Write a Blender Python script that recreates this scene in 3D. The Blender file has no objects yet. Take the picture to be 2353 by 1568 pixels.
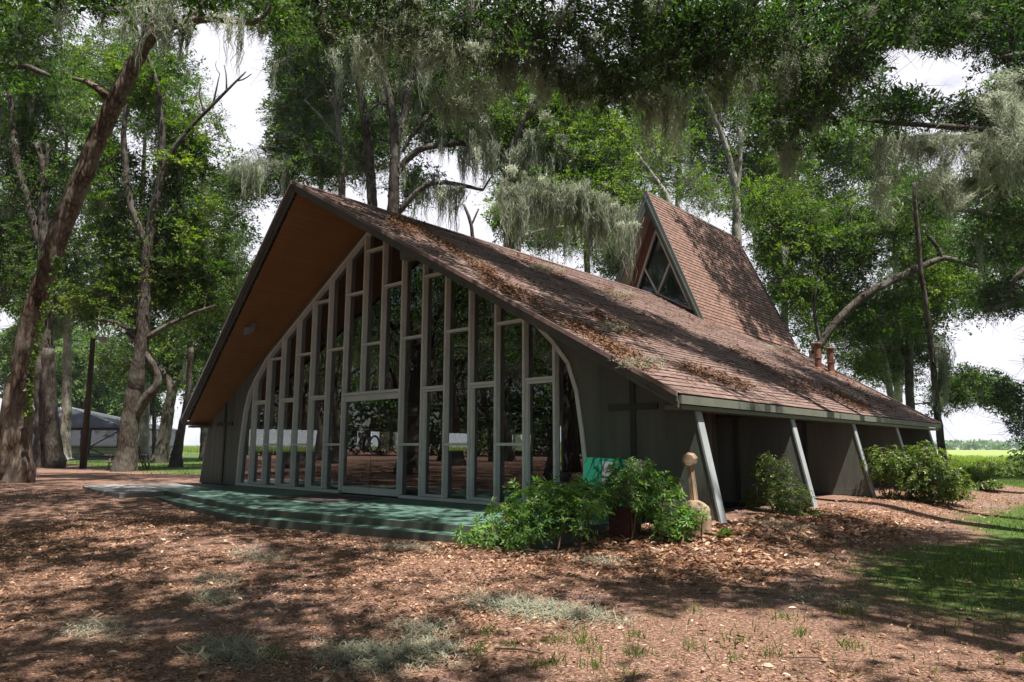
import bpy, math, random
import numpy as np
from mathutils import Vector, Matrix

S = bpy.context.scene
COL = S.collection
rng = np.random.default_rng(7)
random.seed(7)

# ------------------------------------------------------------------ camera
CAM = np.array([12.7696, -9.4600, 1.0644])
R_ = np.array([0.74309892, 0.66917852, 0.00202774])
U_ = np.array([0.09870541, -0.11260487, 0.98872513])
F_ = np.array([-0.66186195, 0.73452042, 0.14972809])
FPX, CX, CY = 1600.557, 1176.5, 784.0          # focal length and centre on a 2353 x 1568 frame
cd = bpy.data.cameras.new('camera'); co = bpy.data.objects.new('camera', cd); COL.objects.link(co)
cd.sensor_width = 36; cd.lens = 36 * FPX / 2353; cd.clip_start = .05; cd.clip_end = 6000
co.matrix_world = Matrix([[R_[0], U_[0], -F_[0], CAM[0]], [R_[1], U_[1], -F_[1], CAM[1]], [R_[2], U_[2], -F_[2], CAM[2]], [0, 0, 0, 1]])
S.camera = co

# ------------------------------------------------------------------ light
SUN = np.array([1, -.29, 2.5]); SUN /= np.linalg.norm(SUN)
EL = math.asin(SUN[2]); AZ = math.atan2(SUN[0], SUN[1])
ld = bpy.data.lights.new('sun', 'SUN'); lo = bpy.data.objects.new('sun', ld); COL.objects.link(lo)
ld.energy = 5.0; ld.angle = math.radians(.5); ld.color = (1, .95, .87)
lo.rotation_euler = Vector(SUN).to_track_quat('Z', 'Y').to_euler()
W = bpy.data.worlds.new('World'); S.world = W; W.use_nodes = True
nt = W.node_tree; bg = nt.nodes['Background']
sky = nt.nodes.new('ShaderNodeTexSky'); sky.sky_type = 'NISHITA'; sky.sun_disc = False
sky.sun_elevation = EL; sky.sun_rotation = AZ; sky.dust_density = 1.5
tc = nt.nodes.new('ShaderNodeTexCoord'); mp = nt.nodes.new('ShaderNodeMapping'); mp.inputs['Scale'].default_value = (1, 1, 2.2)
nz = nt.nodes.new('ShaderNodeTexNoise'); nz.inputs['Scale'].default_value = 2.6; nz.inputs['Detail'].default_value = 6; nz.inputs['Roughness'].default_value = .6
cr = nt.nodes.new('ShaderNodeValToRGB'); cr.color_ramp.elements[0].position = .40; cr.color_ramp.elements[1].position = .55
mx = nt.nodes.new('ShaderNodeMix'); mx.data_type = 'RGBA'
nt.links.new(tc.outputs['Generated'], mp.inputs['Vector']); nt.links.new(mp.outputs['Vector'], nz.inputs['Vector'])
dv = nt.nodes.new('ShaderNodeVectorMath'); dv.operation = 'DOT_PRODUCT'; dv.inputs[1].default_value = (-.62, .74, .26)   # cloud kept to the north-west view side, shaped to hold ambient light down
mrc = nt.nodes.new('ShaderNodeMapRange'); mrc.inputs['From Min'].default_value = .45; mrc.inputs['From Max'].default_value = .78; mrc.inputs['To Min'].default_value = -.2; mrc.inputs['To Max'].default_value = .16
adn = nt.nodes.new('ShaderNodeMath'); adn.operation = 'ADD'
nt.links.new(tc.outputs['Generated'], dv.inputs[0]); nt.links.new(dv.outputs['Value'], mrc.inputs['Value']); nt.links.new(mrc.outputs['Result'], adn.inputs[1]); nt.links.new(nz.outputs['Fac'], adn.inputs[0])
nt.links.new(adn.outputs[0], cr.inputs['Fac']); nt.links.new(cr.outputs['Color'], mx.inputs[0])
nt.links.new(sky.outputs['Color'], mx.inputs[6]); mx.inputs[7].default_value = (9.4, 9.3, 10.2, 1)
nt.links.new(mx.outputs[2], bg.inputs['Color']); bg.inputs['Strength'].default_value = .05
S.view_settings.view_transform = 'Standard'; S.view_settings.look = 'None'
S.view_settings.exposure = 1.15; S.view_settings.gamma = 1
try:
    c = S.cycles
    c.max_bounces = 7; c.diffuse_bounces = 4; c.glossy_bounces = 3; c.transmission_bounces = 4; c.transparent_max_bounces = 10
    c.sample_clamp_indirect = 6
except Exception:
    pass

# ------------------------------------------------------------------ helpers
def PX(x, y, d):
    """point seen at frame position (x, y) at depth d"""
    return CAM + (F_ + R_ * ((x - CX) / FPX) - U_ * ((y - CY) / FPX)) * d
def toPX(P):
    d = np.atleast_2d(P) - CAM; z = d @ F_
    zz = np.where(np.abs(z) < 1e-3, 1e-3, z)
    return np.stack([CX + FPX * (d @ R_) / zz, CY - FPX * (d @ U_) / zz, z], 1)
def on_ground(x, y, z):
    v = F_ + R_ * ((x - CX) / FPX) - U_ * ((y - CY) / FPX)
    return CAM + v * ((z - CAM[2]) / v[2])
def unit(v): return v / np.maximum(np.linalg.norm(v, axis=-1, keepdims=True), 1e-9)
def inpoly(poly, x, y):
    poly = np.array(poly, float); x = np.asarray(x, float); y = np.asarray(y, float)
    c = np.zeros(x.shape, bool); n = len(poly); j = n - 1
    for i in range(n):
        xi, yi = poly[i]; xj, yj = poly[j]
        cond = ((yi > y) != (yj > y)) & (x < (xj - xi) * (y - yi) / (yj - yi + 1e-12) + xi)
        c ^= cond; j = i
    return c
def sstep(a, b, x):
    t = np.clip((np.asarray(x, float) - a) / (b - a), 0, 1); return t * t * (3 - 2 * t)
_ph = rng.uniform(0, 6.28, (24, 2)); _fr = rng.normal(0, 1, (24, 2))
def wob(x, y, s=1.0):
    """cheap smooth noise about -1..1"""
    o = 0
    for i in range(10): o = o + np.sin(_fr[i, 0] * x * s + _fr[i, 1] * y * s + _ph[i, 0])
    return o / 3.2
def gz(x, y):
    x = np.asarray(x, float); y = np.asarray(y, float)
    z = -.30 + .07 * sstep(-7, -4.2, y) + .14 * sstep(.5, -7, x) + .10 * sstep(6, 16, y)
    dx = np.maximum(np.abs(x - 8.0) - .6, 0); dy = np.maximum(np.maximum(-.6 - y, y - 16), 0)
    z = z + .2 * np.exp(-(dx * dx + dy * dy) / 1.1)
    z = z + .025 * wob(x, y, .9) + .008 * wob(x, y, 3.1)
    far = sstep(24, 38, y); z = z * (1 - far) + far * (-.75)
    return z

class MB:
    """collects vertices and faces, then links them as ONE mesh object"""
    def __init__(s): s.v = []; s.f = []; s.t = []; s.uv = []; s.n = 0
    def add(s, verts, faces, tint=None, uv=None):
        verts = np.asarray(verts, float).reshape(-1, 3)
        for f in (faces if isinstance(faces, list) and len(faces) and isinstance(faces[0], np.ndarray) and faces[0].ndim == 2 else [np.asarray(faces, int)]):
            s.f.append(np.asarray(f, int) + s.n)
        s.v.append(verts)
        s.t.append(np.full(len(verts), .5) if tint is None else np.broadcast_to(np.asarray(tint, float), (len(verts),)))
        s.uv.append(np.zeros((len(verts), 2)) if uv is None else np.asarray(uv, float))
        s.n += len(verts)
    def box(s, lo, hi, uv=None):
        (a, b, c), (d, e, f) = lo, hi
        s.hexa([(a, b, c), (d, b, c), (d, e, c), (a, e, c), (a, b, f), (d, b, f), (d, e, f), (a, e, f)])
    def hexa(s, p): s.add(p, np.array([(0, 3, 2, 1), (4, 5, 6, 7), (0, 1, 5, 4), (1, 2, 6, 5), (2, 3, 7, 6), (3, 0, 4, 7)]))
    def bar(s, a, b, w, h, up=(0, 0, 1)):
        a = np.array(a, float); b = np.array(b, float); d = unit(b - a); up = np.array(up, float)
        x = np.cross(d, up)
        if np.linalg.norm(x) < 1e-6: x = np.cross(d, (1, 0, 0))
        x = unit(x) * w / 2; y = unit(np.cross(x, d)) * h / 2
        s.hexa([a - x - y, a + x - y, a + x + y, a - x + y, b - x - y, b + x - y, b + x + y, b - x + y])
    def prism(s, poly, off):
        """polygon (list of 3-D points) pushed along off"""
        p = np.array(poly, float); n = len(p); off = np.array(off, float)
        s.add(np.vstack([p, p + off]), [np.array([list(range(n))]), np.array([list(range(2 * n - 1, n - 1, -1))]),
              np.array([(i, (i + 1) % n, n + (i + 1) % n, n + i) for i in range(n)])])
    def sheet(s, grid, uv=None):
        g = np.asarray(grid, float); a, b = g.shape[:2]
        i = np.arange(a * b).reshape(a, b)
        q = np.stack([i[:-1, :-1], i[1:, :-1], i[1:, 1:], i[:-1, 1:]], -1).reshape(-1, 4)
        s.add(g.reshape(-1, 3), q, uv=None if uv is None else np.asarray(uv, float).reshape(-1, 2))
    def tube(s, pts, rad, n=8, rough=0, cap=True):
        pts = np.asarray(pts, float); m = len(pts); rad = np.broadcast_to(np.asarray(rad, float), (m,))
        t = unit(np.gradient(pts, axis=0)); ref = np.array([0.31, .93, .17])
        x = unit(np.cross(t, np.where(np.abs(t @ ref)[:, None] > .95, np.array([1., 0, 0]), ref))); y = np.cross(t, x)
        a = np.arange(n) * 2 * math.pi / n
        rr = rad[:, None] * np.ones(n)
        if rough:
            k = rng.uniform(0, 6.28, 3)
            rr = rr * (1 + rough * (np.sin(2 * a + k[0] + np.arange(m)[:, None] * .35) + .6 * np.sin(3 * a + k[1] - np.arange(m)[:, None] * .5) + .5 * rng.normal(0, 1, (m, n)) * .5))
        v = pts[:, None] + rr[..., None] * (np.cos(a)[None, :, None] * x[:, None] + np.sin(a)[None, :, None] * y[:, None])
        i = np.arange(m * n).reshape(m, n); j = np.roll(i, -1, 1)
        q = np.stack([i[:-1], j[:-1], j[1:], i[1:]], -1).reshape(-1, 4)
        fs = [q]
        if cap: fs += [i[0][::-1][None], i[-1][None]]
        s.add(v.reshape(-1, 3), fs)
    def lathe(s, base, prof, n=16, axis=(0, 0, 1)):
        base = np.array(base, float); ax = unit(np.array(axis, float))
        s.tube([base + ax * (h + 1e-5 * k) for k, (r, h) in enumerate(prof)], [r for r, h in prof], n)
    def build(s, name, mat, parent=None, loc=None, smooth=False):
        V = np.vstack(s.v) if s.v else np.zeros((0, 3))
        o = np.zeros(3)
        q = parent
        while q is not None: o = o + np.array(q.location); q = q.parent
        if parent is None and loc is not None: o = np.array(loc, float)
        me = bpy.data.meshes.new(name)
        me.vertices.add(len(V)); me.vertices.foreach_set('co', (V - o).astype(np.float32).ravel())
        tot = sum(f.size for f in s.f); me.loops.add(tot); vi = np.concatenate([f.ravel() for f in s.f])
        me.loops.foreach_set('vertex_index', vi.astype(np.int32))
        cnt = np.concatenate([np.full(len(f), f.shape[1]) for f in s.f]); me.polygons.add(len(cnt))
        st = np.concatenate([[0], np.cumsum(cnt)[:-1]]); me.polygons.foreach_set('loop_start', st.astype(np.int32))
        me.polygons.foreach_set('use_smooth', np.full(len(cnt), bool(smooth)))
        at = me.attributes.new('tint', 'FLOAT', 'POINT'); at.data.foreach_set('value', np.concatenate(s.t).astype(np.float32))
        uvl = me.uv_layers.new(name='UVMap'); U = np.vstack(s.uv)[vi]; uvl.data.foreach_set('uv', U.astype(np.float32).ravel())
        me.update(calc_edges=True)
        if mat: me.materials.append(mat)
        ob = bpy.data.objects.new(name, me); COL.objects.link(ob)
        if parent is not None: ob.parent = parent
        elif loc is not None: ob.location = loc
        return ob
def tag(o, label=None, cat=None, group=None, kind=None):
    if label: o['label'] = label
    if cat: o['category'] = cat
    if group: o['group'] = group
    if kind: o['kind'] = kind
    return o
def thing(name, label, cat, loc, group=None):
    o = bpy.data.objects.new(name, None); COL.objects.link(o); o.location = [float(a) for a in loc]; o.empty_display_size = .3
    return tag(o, label, cat, group)

# ------------------------------------------------------------------ materials
def M(name, c1, c2=None, scale=4, rough=.75, bump=0, bscale=40, stretch=(1, 1, 1), spec=.3, detail=5, metal=0):
    m = bpy.data.materials.new(name); m.use_nodes = True; n = m.node_tree; b = n.nodes['Principled BSDF']
    b.inputs['Roughness'].default_value = rough; b.inputs['Specular IOR Level'].default_value = spec; b.inputs['Metallic'].default_value = metal
    b.inputs['Base Color'].default_value = (*c1, 1)
    t = n.nodes.new('ShaderNodeTexCoord'); mpp = n.nodes.new('ShaderNodeMapping'); mpp.inputs['Scale'].default_value = stretch
    n.links.new(t.outputs['Object'], mpp.inputs['Vector'])
    if c2:
        z = n.nodes.new('ShaderNodeTexNoise'); z.inputs['Scale'].default_value = scale; z.inputs['Detail'].default_value = detail; z.inputs['Roughness'].default_value = .65
        r = n.nodes.new('ShaderNodeValToRGB'); r.color_ramp.elements[0].position = .35; r.color_ramp.elements[1].position = .66
        r.color_ramp.elements[0].color = (*c1, 1); r.color_ramp.elements[1].color = (*c2, 1)
        n.links.new(mpp.outputs['Vector'], z.inputs['Vector']); n.links.new(z.outputs['Fac'], r.inputs['Fac']); n.links.new(r.outputs['Color'], b.inputs['Base Color'])
    if bump:
        z2 = n.nodes.new('ShaderNodeTexNoise'); z2.inputs['Scale'].default_value = bscale; z2.inputs['Detail'].default_value = 4
        bp = n.nodes.new('ShaderNodeBump'); bp.inputs['Strength'].default_value = bump; bp.inputs['Distance'].default_value = .02
        n.links.new(mpp.outputs['Vector'], z2.inputs['Vector']); n.links.new(z2.outputs['Fac'], bp.inputs['Height']); n.links.new(bp.outputs['Normal'], b.inputs['Normal'])
    return m
def Mleaf(name, cols, trans=.35, rough=.5, spec=.35, tcol=None):
    m = bpy.data.materials.new(name); m.use_nodes = True; n = m.node_tree; b = n.nodes['Principled BSDF']; out = n.nodes['Material Output']
    a = n.nodes.new('ShaderNodeAttribute'); a.attribute_name = 'tint'
    r = n.nodes.new('ShaderNodeValToRGB'); e = r.color_ramp.elements
    e[0].position = 0; e[0].color = (*cols[0], 1); e[1].position = 1; e[1].color = (*cols[-1], 1)
    for k, c in enumerate(cols[1:-1]): x = e.new((k + 1) / (len(cols) - 1)); x.color = (*c, 1)
    n.links.new(a.outputs['Fac'], r.inputs['Fac']); n.links.new(r.outputs['Color'], b.inputs['Base Color'])
    b.inputs['Roughness'].default_value = rough; b.inputs['Specular IOR Level'].default_value = spec
    if trans:
        t = n.nodes.new('ShaderNodeBsdfTranslucent'); mxs = n.nodes.new('ShaderNodeMixShader'); mxs.inputs[0].default_value = trans
        hs = n.nodes.new('ShaderNodeHueSaturation'); hs.inputs['Saturation'].default_value = 1.2; hs.inputs['Value'].default_value = 2.6
        n.links.new(r.outputs['Color'], hs.inputs['Color']); n.links.new(hs.outputs['Color'], t.inputs['Color'])
        n.links.new(b.outputs[0], mxs.inputs[1]); n.links.new(t.outputs[0], mxs.inputs[2]); n.links.new(mxs.outputs[0], out.inputs['Surface'])
    return m
def Mbark(name, c1, c2, c3):
    m = bpy.data.materials.new(name); m.use_nodes = True; n = m.node_tree; b = n.nodes['Principled BSDF']; L = n.links.new
    t = n.nodes.new('ShaderNodeTexCoord'); mp1 = n.nodes.new('ShaderNodeMapping'); mp1.inputs['Scale'].default_value = (11, 11, 2.6)
    z0 = n.nodes.new('ShaderNodeTexNoise'); z0.inputs['Scale'].default_value = 1.5; z0.inputs['Detail'].default_value = 3
    mxv = n.nodes.new('ShaderNodeMix'); mxv.data_type = 'VECTOR'; mxv.inputs[0].default_value = .12
    v = n.nodes.new('ShaderNodeTexVoronoi'); v.feature = 'DISTANCE_TO_EDGE'; v.inputs['Scale'].default_value = 1.0
    z = n.nodes.new('ShaderNodeTexNoise'); z.inputs['Scale'].default_value = 1.3; z.inputs['Detail'].default_value = 8; z.inputs['Roughness'].default_value = .7
    L(t.outputs['Object'], mp1.inputs['Vector']); L(mp1.outputs['Vector'], z0.inputs['Vector'])
    L(mp1.outputs['Vector'], mxv.inputs[4]); L(z0.outputs['Color'], mxv.inputs[5]); L(mxv.outputs[1], v.inputs['Vector'])
    L(t.outputs['Object'], z.inputs['Vector'])
    r = n.nodes.new('ShaderNodeValToRGB'); r.color_ramp.elements[0].position = .02; r.color_ramp.elements[1].position = .28
    r.color_ramp.elements[0].color = (*c1, 1); r.color_ramp.elements[1].color = (*c2, 1)
    r2 = n.nodes.new('ShaderNodeValToRGB'); r2.color_ramp.elements[0].position = .42; r2.color_ramp.elements[1].position = .7
    mxc = n.nodes.new('ShaderNodeMix'); mxc.data_type = 'RGBA'; mxc.inputs[7].default_value = (*c3, 1)
    L(v.outputs['Distance'], r.inputs['Fac']); L(z.outputs['Fac'], r2.inputs['Fac']); L(r2.outputs['Color'], mxc.inputs[0]); L(r.outputs['Color'], mxc.inputs[6])
    L(mxc.outputs[2], b.inputs['Base Color']); b.inputs['Roughness'].default_value = .9; b.inputs['Specular IOR Level'].default_value = .15
    bp = n.nodes.new('ShaderNodeBump'); bp.inputs['Strength'].default_value = .9; bp.inputs['Distance'].default_value = .03
    mm = n.nodes.new('ShaderNodeMath'); mm.operation = 'MINIMUM'; mm.inputs[1].default_value = .3
    L(v.outputs['Distance'], mm.inputs[0]); L(mm.outputs[0], bp.inputs['Height']); L(bp.outputs['Normal'], b.inputs['Normal'])
    return m
def Mshingle(name, ca, cb, cm, bw=.3, rh=.145):
    m = bpy.data.materials.new(name); m.use_nodes = True; n = m.node_tree; b = n.nodes['Principled BSDF']; L = n.links.new
    u = n.nodes.new('ShaderNodeUVMap'); u.uv_map = 'UVMap'
    k = n.nodes.new('ShaderNodeTexBrick'); k.inputs['Scale'].default_value = 1; k.inputs['Brick Width'].default_value = bw; k.inputs['Row Height'].default_value = rh
    k.inputs['Mortar Size'].default_value = .012; k.inputs['Mortar Smooth'].default_value = .1; k.inputs['Bias'].default_value = 0
    k.inputs['Color1'].default_value = (*ca, 1); k.inputs['Color2'].default_value = (*cb, 1); k.inputs['Mortar'].default_value = (*cm, 1); k.offset = .5
    L(u.outputs['UV'], k.inputs['Vector'])
    z = n.nodes.new('ShaderNodeTexNoise'); z.inputs['Scale'].default_value = .8; z.inputs['Detail'].default_value = 9; z.inputs['Roughness'].default_value = .75
    L(u.outputs['UV'], z.inputs['Vector'])
    hs = n.nodes.new('ShaderNodeHueSaturation'); mr = n.nodes.new('ShaderNodeMapRange'); mr.inputs['To Min'].default_value = .62; mr.inputs['To Max'].default_value = 1.4
    L(z.outputs['Fac'], mr.inputs['Value']); L(mr.outputs['Result'], hs.inputs['Value']); L(k.outputs['Color'], hs.inputs['Color']); L(hs.outputs['Color'], b.inputs['Base Color'])
    z2 = n.nodes.new('ShaderNodeTexNoise'); z2.inputs['Scale'].default_value = 90; L(u.outputs['UV'], z2.inputs['Vector'])
    bp = n.nodes.new('ShaderNodeBump'); bp.inputs['Strength'].default_value = .35; bp.inputs['Distance'].default_value = .01
    L(z2.outputs['Fac'], bp.inputs['Height']); L(bp.outputs['Normal'], b.inputs['Normal'])
    b.inputs['Roughness'].default_value = .9; b.inputs['Specular IOR Level'].default_value = .2
    return m
def Mplank(name, c1, c2, w=.14, rough=.7):
    m = bpy.data.materials.new(name); m.use_nodes = True; n = m.node_tree; b = n.nodes['Principled BSDF']; L = n.links.new
    u = n.nodes.new('ShaderNodeUVMap'); u.uv_map = 'UVMap'
    k = n.nodes.new('ShaderNodeTexBrick'); k.inputs['Scale'].default_value = 1; k.inputs['Brick Width'].default_value = 60; k.inputs['Row Height'].default_value = w
    k.inputs['Mortar Size'].default_value = .005; k.inputs['Color1'].default_value = (*c1, 1); k.inputs['Color2'].default_value = (*c2, 1); k.inputs['Mortar'].default_value = (*(np.array(c1) * .7), 1)
    L(u.outputs['UV'], k.inputs['Vector'])
    z = n.nodes.new('ShaderNodeTexNoise'); z.inputs['Scale'].default_value = 1.7; z.inputs['Detail'].default_value = 6; L(u.outputs['UV'], z.inputs['Vector'])
    hs = n.nodes.new('ShaderNodeHueSaturation'); mr = n.nodes.new('ShaderNodeMapRange'); mr.inputs['To Min'].default_value = .75; mr.inputs['To Max'].default_value = 1.25
    L(z.outputs['Fac'], mr.inputs['Value']); L(mr.outputs['Result'], hs.inputs['Value']); L(k.outputs['Color'], hs.inputs['Color']); L(hs.outputs['Color'], b.inputs['Base Color'])
    b.inputs['Roughness'].default_value = rough
    return m
def Mglass(name, tint=(.55, .56, .55), refl=2.7):
    m = bpy.data.materials.new(name); m.use_nodes = True; n = m.node_tree; L = n.links.new; n.nodes.remove(n.nodes['Principled BSDF'])
    t = n.nodes.new('ShaderNodeBsdfTransparent'); t.inputs[0].default_value = (*tint, 1)
    g = n.nodes.new('ShaderNodeBsdfGlossy'); g.inputs['Roughness'].default_value = .0; g.inputs['Color'].default_value = (.95, .95, .97, 1)
    fr = n.nodes.new('ShaderNodeFresnel'); fr.inputs['IOR'].default_value = 1.52
    mu = n.nodes.new('ShaderNodeMath'); mu.operation = 'MULTIPLY'; mu.inputs[1].default_value = refl; mu.use_clamp = True
    x = n.nodes.new('ShaderNodeMixShader'); L(fr.outputs[0], mu.inputs[0]); L(mu.outputs[0], x.inputs[0]); L(t.outputs[0], x.inputs[1]); L(g.outputs[0], x.inputs[2])
    L(x.outputs[0], n.nodes['Material Output'].inputs['Surface'])
    return m
def Mscreen(name, col, a):
    m = bpy.data.materials.new(name); m.use_nodes = True; n = m.node_tree; L = n.links.new; b = n.nodes['Principled BSDF']; b.inputs['Base Color'].default_value = (*col, 1)
    t = n.nodes.new('ShaderNodeBsdfTransparent'); x = n.nodes.new('ShaderNodeMixShader'); x.inputs[0].default_value = a
    L(t.outputs[0], x.inputs[1]); L(b.outputs[0], x.inputs[2]); L(x.outputs[0], n.nodes['Material Output'].inputs['Surface'])
    return m
def Mground():
    m = bpy.data.materials.new('ground_mat'); m.use_nodes = True; n = m.node_tree; b = n.nodes['Principled BSDF']; L = n.links.new
    t = n.nodes.new('ShaderNodeTexCoord')
    def noise(s, d=6, r=.65):
        z = n.nodes.new('ShaderNodeTexNoise'); z.inputs['Scale'].default_value = s; z.inputs['Detail'].default_value = d; z.inputs['Roughness'].default_value = r
        L(t.outputs['Object'], z.inputs['Vector']); return z
    def ramp(src, stops):
        r = n.nodes.new('ShaderNodeValToRGB'); e = r.color_ramp.elements
        e[0].position, e[0].color = stops[0][0], (*stops[0][1], 1); e[1].position, e[1].color = stops[-1][0], (*stops[-1][1], 1)
        for p, c in stops[1:-1]: x = e.new(p); x.color = (*c, 1)
        L(src, r.inputs['Fac']); return r
    def mix(f, a, b_):
        x = n.nodes.new('ShaderNodeMix'); x.data_type = 'RGBA'
        L(f, x.inputs[0]); L(a, x.inputs[6]); L(b_, x.inputs[7]); return x.outputs[2]
    fine = ramp(noise(38, 5, .75).outputs['Fac'], [(.3, (.045, .024, .02)), (.45, (.145, .08, .06)), (.6, (.31, .195, .145)), (.75, (.60, .46, .35))])
    sand = ramp(noise(60, 4, .7).outputs['Fac'], [(.3, (.12, .08, .08)), (.7, (.30, .225, .225))])
    pm = ramp(noise(.55, 5, .6).outputs['Fac'], [(.57, (0, 0, 0)), (.74, (1, 1, 1))])
    c = mix(pm.outputs['Color'], fine.outputs['Color'], sand.outputs['Color'])
    gr = ramp(noise(14, 6, .75).outputs['Fac'], [(.3, (.03, .055, .014)), (.55, (.07, .115, .028)), (.75, (.16, .20, .06))])
    a = n.nodes.new('ShaderNodeAttribute'); a.attribute_name = 'tint'
    ad = n.nodes.new('ShaderNodeMath'); ad.operation = 'ADD'; zz = noise(1.6, 7, .7)
    ad2 = n.nodes.new('ShaderNodeMath'); ad2.operation = 'SUBTRACT'; ad2.inputs[1].default_value = .5
    L(a.outputs['Fac'], ad.inputs[0]); L(zz.outputs['Fac'], ad.inputs[1]); L(ad.outputs[0], ad2.inputs[0])
    gm = ramp(ad2.outputs[0], [(.42, (0, 0, 0)), (.62, (1, 1, 1))])
    c = mix(gm.outputs['Color'], c, gr.outputs['Color'])
    L(c, b.inputs['Base Color']); b.inputs['Roughness'].default_value = .95; b.inputs['Specular IOR Level'].default_value = .1
    bp = n.nodes.new('ShaderNodeBump'); bp.inputs['Strength'].default_value = .8; bp.inputs['Distance'].default_value = .03
    L(noise(30, 6, .75).outputs['Fac'], bp.inputs['Height']); L(bp.outputs['Normal'], b.inputs['Normal'])
    return m

m_wall = M('wall_paint', (.088, .094, .08), (.145, .15, .13), 2.2, .6, .2, 40, (1, 1, .09))
m_trim = M('trim_paint', (.55, .56, .55), (.64, .64, .62), 2.5, .5, .05, 60)
m_finEdge = M('buttress_edge_paint', (.25, .27, .275), (.32, .34, .345), 2, .5, .05, 40)
m_winwood = M('window_wood', (.20, .155, .12), (.26, .205, .165), 3, .6)
m_dark = M('dark_paint', (.034, .037, .034), (.048, .052, .048), 2, .55)
m_fascia = M('fascia_paint', (.075, .08, .072), (.11, .112, .10), 2.2, .5, .1, 30)
m_eave = M('eave_paint', (.12, .125, .10), (.16, .16, .125), 2.2, .55, .1, 30)
m_drip = M('drip_metal', (.13, .085, .08), (.19, .13, .12), 5, .4, spec=.5)
m_soffit = Mplank('soffit_planks', (.255, .113, .04), (.275, .125, .045))
m_shingle = Mshingle('roof_shingle', (.150, .096, .083), (.212, .145, .124), (.05, .03, .027))
m_shingle2 = Mshingle('steeple_shingle', (.165, .095, .075), (.225, .14, .112), (.035, .022, .02), .3, .145)
m_brown = M('brown_trim', (.15, .062, .042), (.21, .095, .066), 3, .6, .1, 20)
m_whiteplank = Mplank('steeple_soffit', (.42, .36, .33), (.46, .40, .36), .17)
m_flash = M('flashing', (.08, .12, .115), (.12, .14, .125), 3, .4)
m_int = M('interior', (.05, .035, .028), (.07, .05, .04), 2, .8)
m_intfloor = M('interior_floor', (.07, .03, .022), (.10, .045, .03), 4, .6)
m_found = M('foundation', (.03, .032, .033), (.045, .045, .045), 3, .9)
m_glass = Mglass('window_glass')
m_green = M('porch_paint', (.07, .135, .112), (.115, .19, .155), 1.6, .5, .12, 50)
m_greenedge = M('porch_edge', (.085, .105, .09), (.13, .115, .097), 5, .7, .2, 30, (1, 1, .4))
m_conc = M('concrete', (.22, .205, .21), (.30, .285, .285), 2, .85, .2, 60)
m_mat = M('door_mat', (.075, .06, .062), (.10, .075, .075), 30, .95, .3, 200)
m_beige = M('beige_plastic', (.30, .215, .145), (.36, .26, .175), 2, .45, .03, 80)
m_black = M('black_hole', (.012, .012, .012), None)
m_binGreen = M('bin_green', (.012, .125, .08), (.016, .16, .10), 2, .4)
m_grey = M('grey_metal', (.16, .18, .20), (.22, .24, .26), 4, .45)
m_maroon = M('maroon_panel', (.085, .03, .03), (.11, .04, .038), 3, .6)
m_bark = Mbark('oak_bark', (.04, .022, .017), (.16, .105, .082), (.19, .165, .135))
m_barkd = Mbark('dark_bark', (.026, .018, .015), (.095, .072, .06), (.14, .135, .115))  # darker grey-brown bark, used for most trunks
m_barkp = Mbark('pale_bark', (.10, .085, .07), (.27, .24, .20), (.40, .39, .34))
m_leafs = {
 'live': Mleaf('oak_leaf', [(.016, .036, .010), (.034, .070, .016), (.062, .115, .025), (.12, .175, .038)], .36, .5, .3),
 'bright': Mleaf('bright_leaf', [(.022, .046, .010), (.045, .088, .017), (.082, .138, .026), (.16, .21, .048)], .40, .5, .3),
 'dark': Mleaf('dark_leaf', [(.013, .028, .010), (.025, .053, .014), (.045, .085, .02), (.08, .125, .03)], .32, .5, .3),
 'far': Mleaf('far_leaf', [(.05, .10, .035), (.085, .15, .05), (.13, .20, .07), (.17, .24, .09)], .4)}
m_moss = Mleaf('spanish_moss', [(.085, .095, .07), (.16, .175, .13), (.25, .27, .21), (.37, .39, .315)], .35, .9, .05)
m_mossg = Mleaf('fallen_moss', [(.17, .18, .135), (.26, .27, .205), (.36, .36, .29)], .2, .9, .05)
m_roofl = Mleaf('roof_leaf', [(.05, .025, .016), (.11, .055, .032), (.18, .10, .06), (.25, .16, .10)], .1, .7, .2)
m_litter = Mleaf('fallen_leaf', [(.07, .033, .024), (.18, .09, .055), (.34, .20, .12), (.52, .35, .24), (.66, .54, .43)], .12, .6, .35)
m_azalea = Mleaf('azalea_leaf', [(.045, .10, .025), (.085, .17, .04), (.14, .24, .055), (.22, .32, .08)], .35, .4, .5)
m_shrub = Mleaf('shrub_leaf', [(.03, .055, .012), (.055, .09, .018), (.10, .145, .03), (.19, .22, .05)], .35, .4, .5)
m_grass = Mleaf('grass_blade', [(.035, .07, .014), (.065, .115, .024), (.11, .165, .04), (.21, .25, .08)], .4, .5, .2)
m_marsh = Mleaf('marsh_blade', [(.11, .17, .035), (.19, .26, .05), (.27, .32, .075)], .35, .6, .2)
m_stem = M('stem', (.11, .06, .04), (.16, .10, .07), 9, .85)
m_ground = Mground()

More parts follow.
